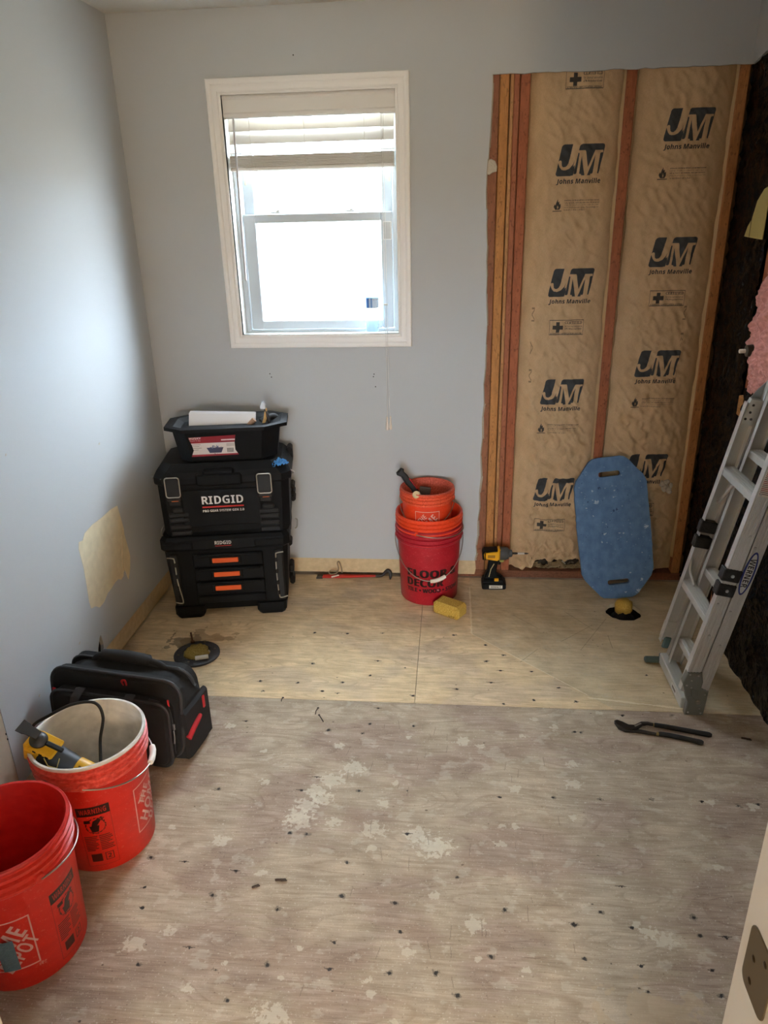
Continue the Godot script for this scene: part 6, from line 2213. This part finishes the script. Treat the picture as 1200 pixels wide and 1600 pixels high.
	obj("ring", tg2, mat(rgb(66, 68, 72), 0.5, 0.3, crumple, 0.5, 8.0), tf2)
	for a in 6:
		var g := Geo.new()
		g.lathe(PackedVector2Array([Vector2(0.005, 0.0136), Vector2(0.004, 0.0160), Vector2(0.0, 0.0164)]), 10, Vector3(cos(a * 1.05) * 0.073, 0, sin(a * 1.05) * 0.073))
		obj("screw_head", g, mat(rgb(120, 112, 100), 0.5, 0.7), tf2)
	tg2 = Geo.new()
	tg2.tube([Vector3(-0.010, 0.010, -0.080), Vector3(-0.012, 0.06, -0.082)], 0.0038, 8)
	tg2.add(Geo.new().lathe(PackedVector2Array([Vector2(0.009, 0.014), Vector2(0.009, 0.020), Vector2(0.004, 0.021), Vector2(0.0, 0.021)]), 6, Vector3(-0.010, 0, -0.080)))
	obj("closet_bolt", tg2, mat(rgb(110, 76, 52), 0.6, 0.6), tf2)
	tg2 = ellipsoid(Vector3.ZERO, Vector3(0.050, 0.026, 0.050), 30, 16)
	for i in tg2.v.size():
		var p := tg2.v[i] * 30.0
		tg2.v[i] += tg2.n[i] * 0.012 * cr.get_noise_3d(p.x, p.y, p.z)
	var rg2 := obj("rag", tg2, tmat(mottle_texture(rgb(146, 122, 58), 88, 0.03, 40.0), 0.95, Vector3(8, 8, 8)), null, Transform3D(Basis(), Vector3(0.318, 0.008, 0.735)))
	tag(rg2, "dirty yellow rag stuffed into the pipe of the closet flange", "rag")
	tg2 = Geo.new()
	tg2.tube([Vector3(0.335, 0.026, 0.800), Vector3(0.383, 0.026, 0.782)], 0.009, 14)
	tag(obj("pipe_stub", tg2, mat(rgb(214, 214, 210), 0.4)), "short white plastic tube lying on the rim of the closet flange", "tube")

	# ------------------------------------------------ pry bar and stray wire by the back wall
	var pb := thing("pry_bar", "red flat pry bar with a dark claw lying along the back wall", "pry bar", Vector3(0, 0, 0))
	tg2 = Geo.new()
	tg2.extrude(PackedVector2Array([Vector2(0.720, -0.046), Vector2(0.80, -0.043), Vector2(0.96, -0.026), Vector2(0.985, -0.024), Vector2(0.985, -0.012), Vector2(0.96, -0.010), Vector2(0.80, -0.016), Vector2(0.720, -0.018)]), 0.004, 0.013, 0.003)
	obj("shank", tg2, mat(rgb(196, 44, 30), 0.5, 0.0, pebble, 0.4, 10.0), pb, FLAT)
	tg2 = Geo.new()
	tg2.extrude(PackedVector2Array([Vector2(0.690, -0.050), Vector2(0.722, -0.047), Vector2(0.722, -0.017), Vector2(0.690, -0.014)]), 0.001, 0.010, 0.003)
	obj("chisel_end", tg2, dark_steel, pb, FLAT)
	tg2 = Geo.new()
	tg2.tube(spline([Vector3(0.98, 0.009, 0.018), Vector3(1.01, 0.012, 0.018), Vector3(1.028, 0.030, 0.018), Vector3(1.042, 0.040, 0.020), Vector3(1.053, 0.030, 0.024), Vector3(1.054, 0.012, 0.032), Vector3(1.052, 0.003, 0.042)], 5), [0.007, 0.007, 0.007, 0.007, 0.007, 0.007, 0.007, 0.007, 0.007, 0.0075, 0.008, 0.0085, 0.009, 0.0095, 0.010, 0.010, 0.010, 0.010, 0.010, 0.0095, 0.009, 0.0085, 0.008, 0.008, 0.0075, 0.007, 0.006, 0.005, 0.004, 0.003, 0.002], 10)
	obj("claw", tg2, dark_steel, pb)
	var wv := thing("stray_cable", "loop of stray cable sticking out at the foot of the back wall", "cable", Vector3(0, 0, 0))
	tg2 = Geo.new()
	tg2.tube(spline([Vector3(0.812, 0.015, 0.004), Vector3(0.81, 0.05, 0.012), Vector3(0.802, 0.083, 0.02), Vector3(0.795, 0.078, 0.026), Vector3(0.800, 0.05, 0.03), Vector3(0.79, 0.032, 0.04), Vector3(0.765, 0.030, 0.05), Vector3(0.756, 0.040, 0.05), Vector3(0.765, 0.047, 0.045), Vector3(0.79, 0.040, 0.035), Vector3(0.80, 0.046, 0.03)], 6), 0.0032, 8)
	obj("jacket", tg2, mat(rgb(150, 132, 104), 0.6), wv)
	tg2 = Geo.new()
	tg2.tube(spline([Vector3(0.768, 0.018, 0.056), Vector3(0.785, 0.022, 0.055), Vector3(0.803, 0.026, 0.05)], 5), 0.004, 8)
	obj("bare_end", tg2, mat(rgb(226, 222, 212), 0.5), wv)

	# ------------------------------------------------ nails and splinters standing out of the floor
	var nail_m := mat(rgb(70, 58, 48), 0.5, 0.7)
	for e in [[0.869, 1.088, 0.012, 0.028, 0.0, "first of two bent nails standing in the plywood right of the bag"], [0.905, 1.125, -0.012, 0.034, 0.010, "taller bent nail standing in the plywood right of the bag"], [0.73, 1.02, 0.008, 0.016, 0.0, "short nail stub in the seam of the plywood sheets"]]:
		var g := Geo.new()
		g.tube([Vector3(0, -0.004, 0), Vector3(e[2] * 0.3, e[3] * 0.5, e[4]), Vector3(e[2], e[3], e[4])], 0.0019, 6)
		g.add(Geo.new().lathe(PackedVector2Array([Vector2(0.0, -0.001), Vector2(0.0042, -0.001), Vector2(0.004, 0.0008), Vector2(0.0, 0.001)]), 10, Vector3(e[2], e[3], e[4])))
		tag(obj("bent_nail", g, nail_m, null, Transform3D(Basis(), Vector3(e[0], 0, e[1]))), e[5], "nail")
	for e in [[0.900, 1.793, 0.030, 0.1, "dark wood splinter on the plywood in the middle foreground"], [0.838, 1.818, 0.020, 0.5, "small dark wood chip left of the longer splinter"], [2.330, 1.135, 0.030, -0.2, "rusty screw lying by the foot of the right wall"]]:
		var g := Geo.new()
		g.box(Vector3(0, 0.003, 0), Vector3(e[2], 0.005, 0.007), 0.002)
		g.box(Vector3(e[2] * 0.3, 0.003, 0.003), Vector3(e[2] * 0.6, 0.004, 0.004), 0.0015)
		tag(obj("wood_splinter" if e[0] < 2.0 else "rusty_screw", g, mat(rgb(58, 44, 34), 0.9), null, Transform3D(Basis(Vector3.UP, e[3]), Vector3(e[0], 0, e[1]))), e[4], "splinter" if e[0] < 2.0 else "screw")
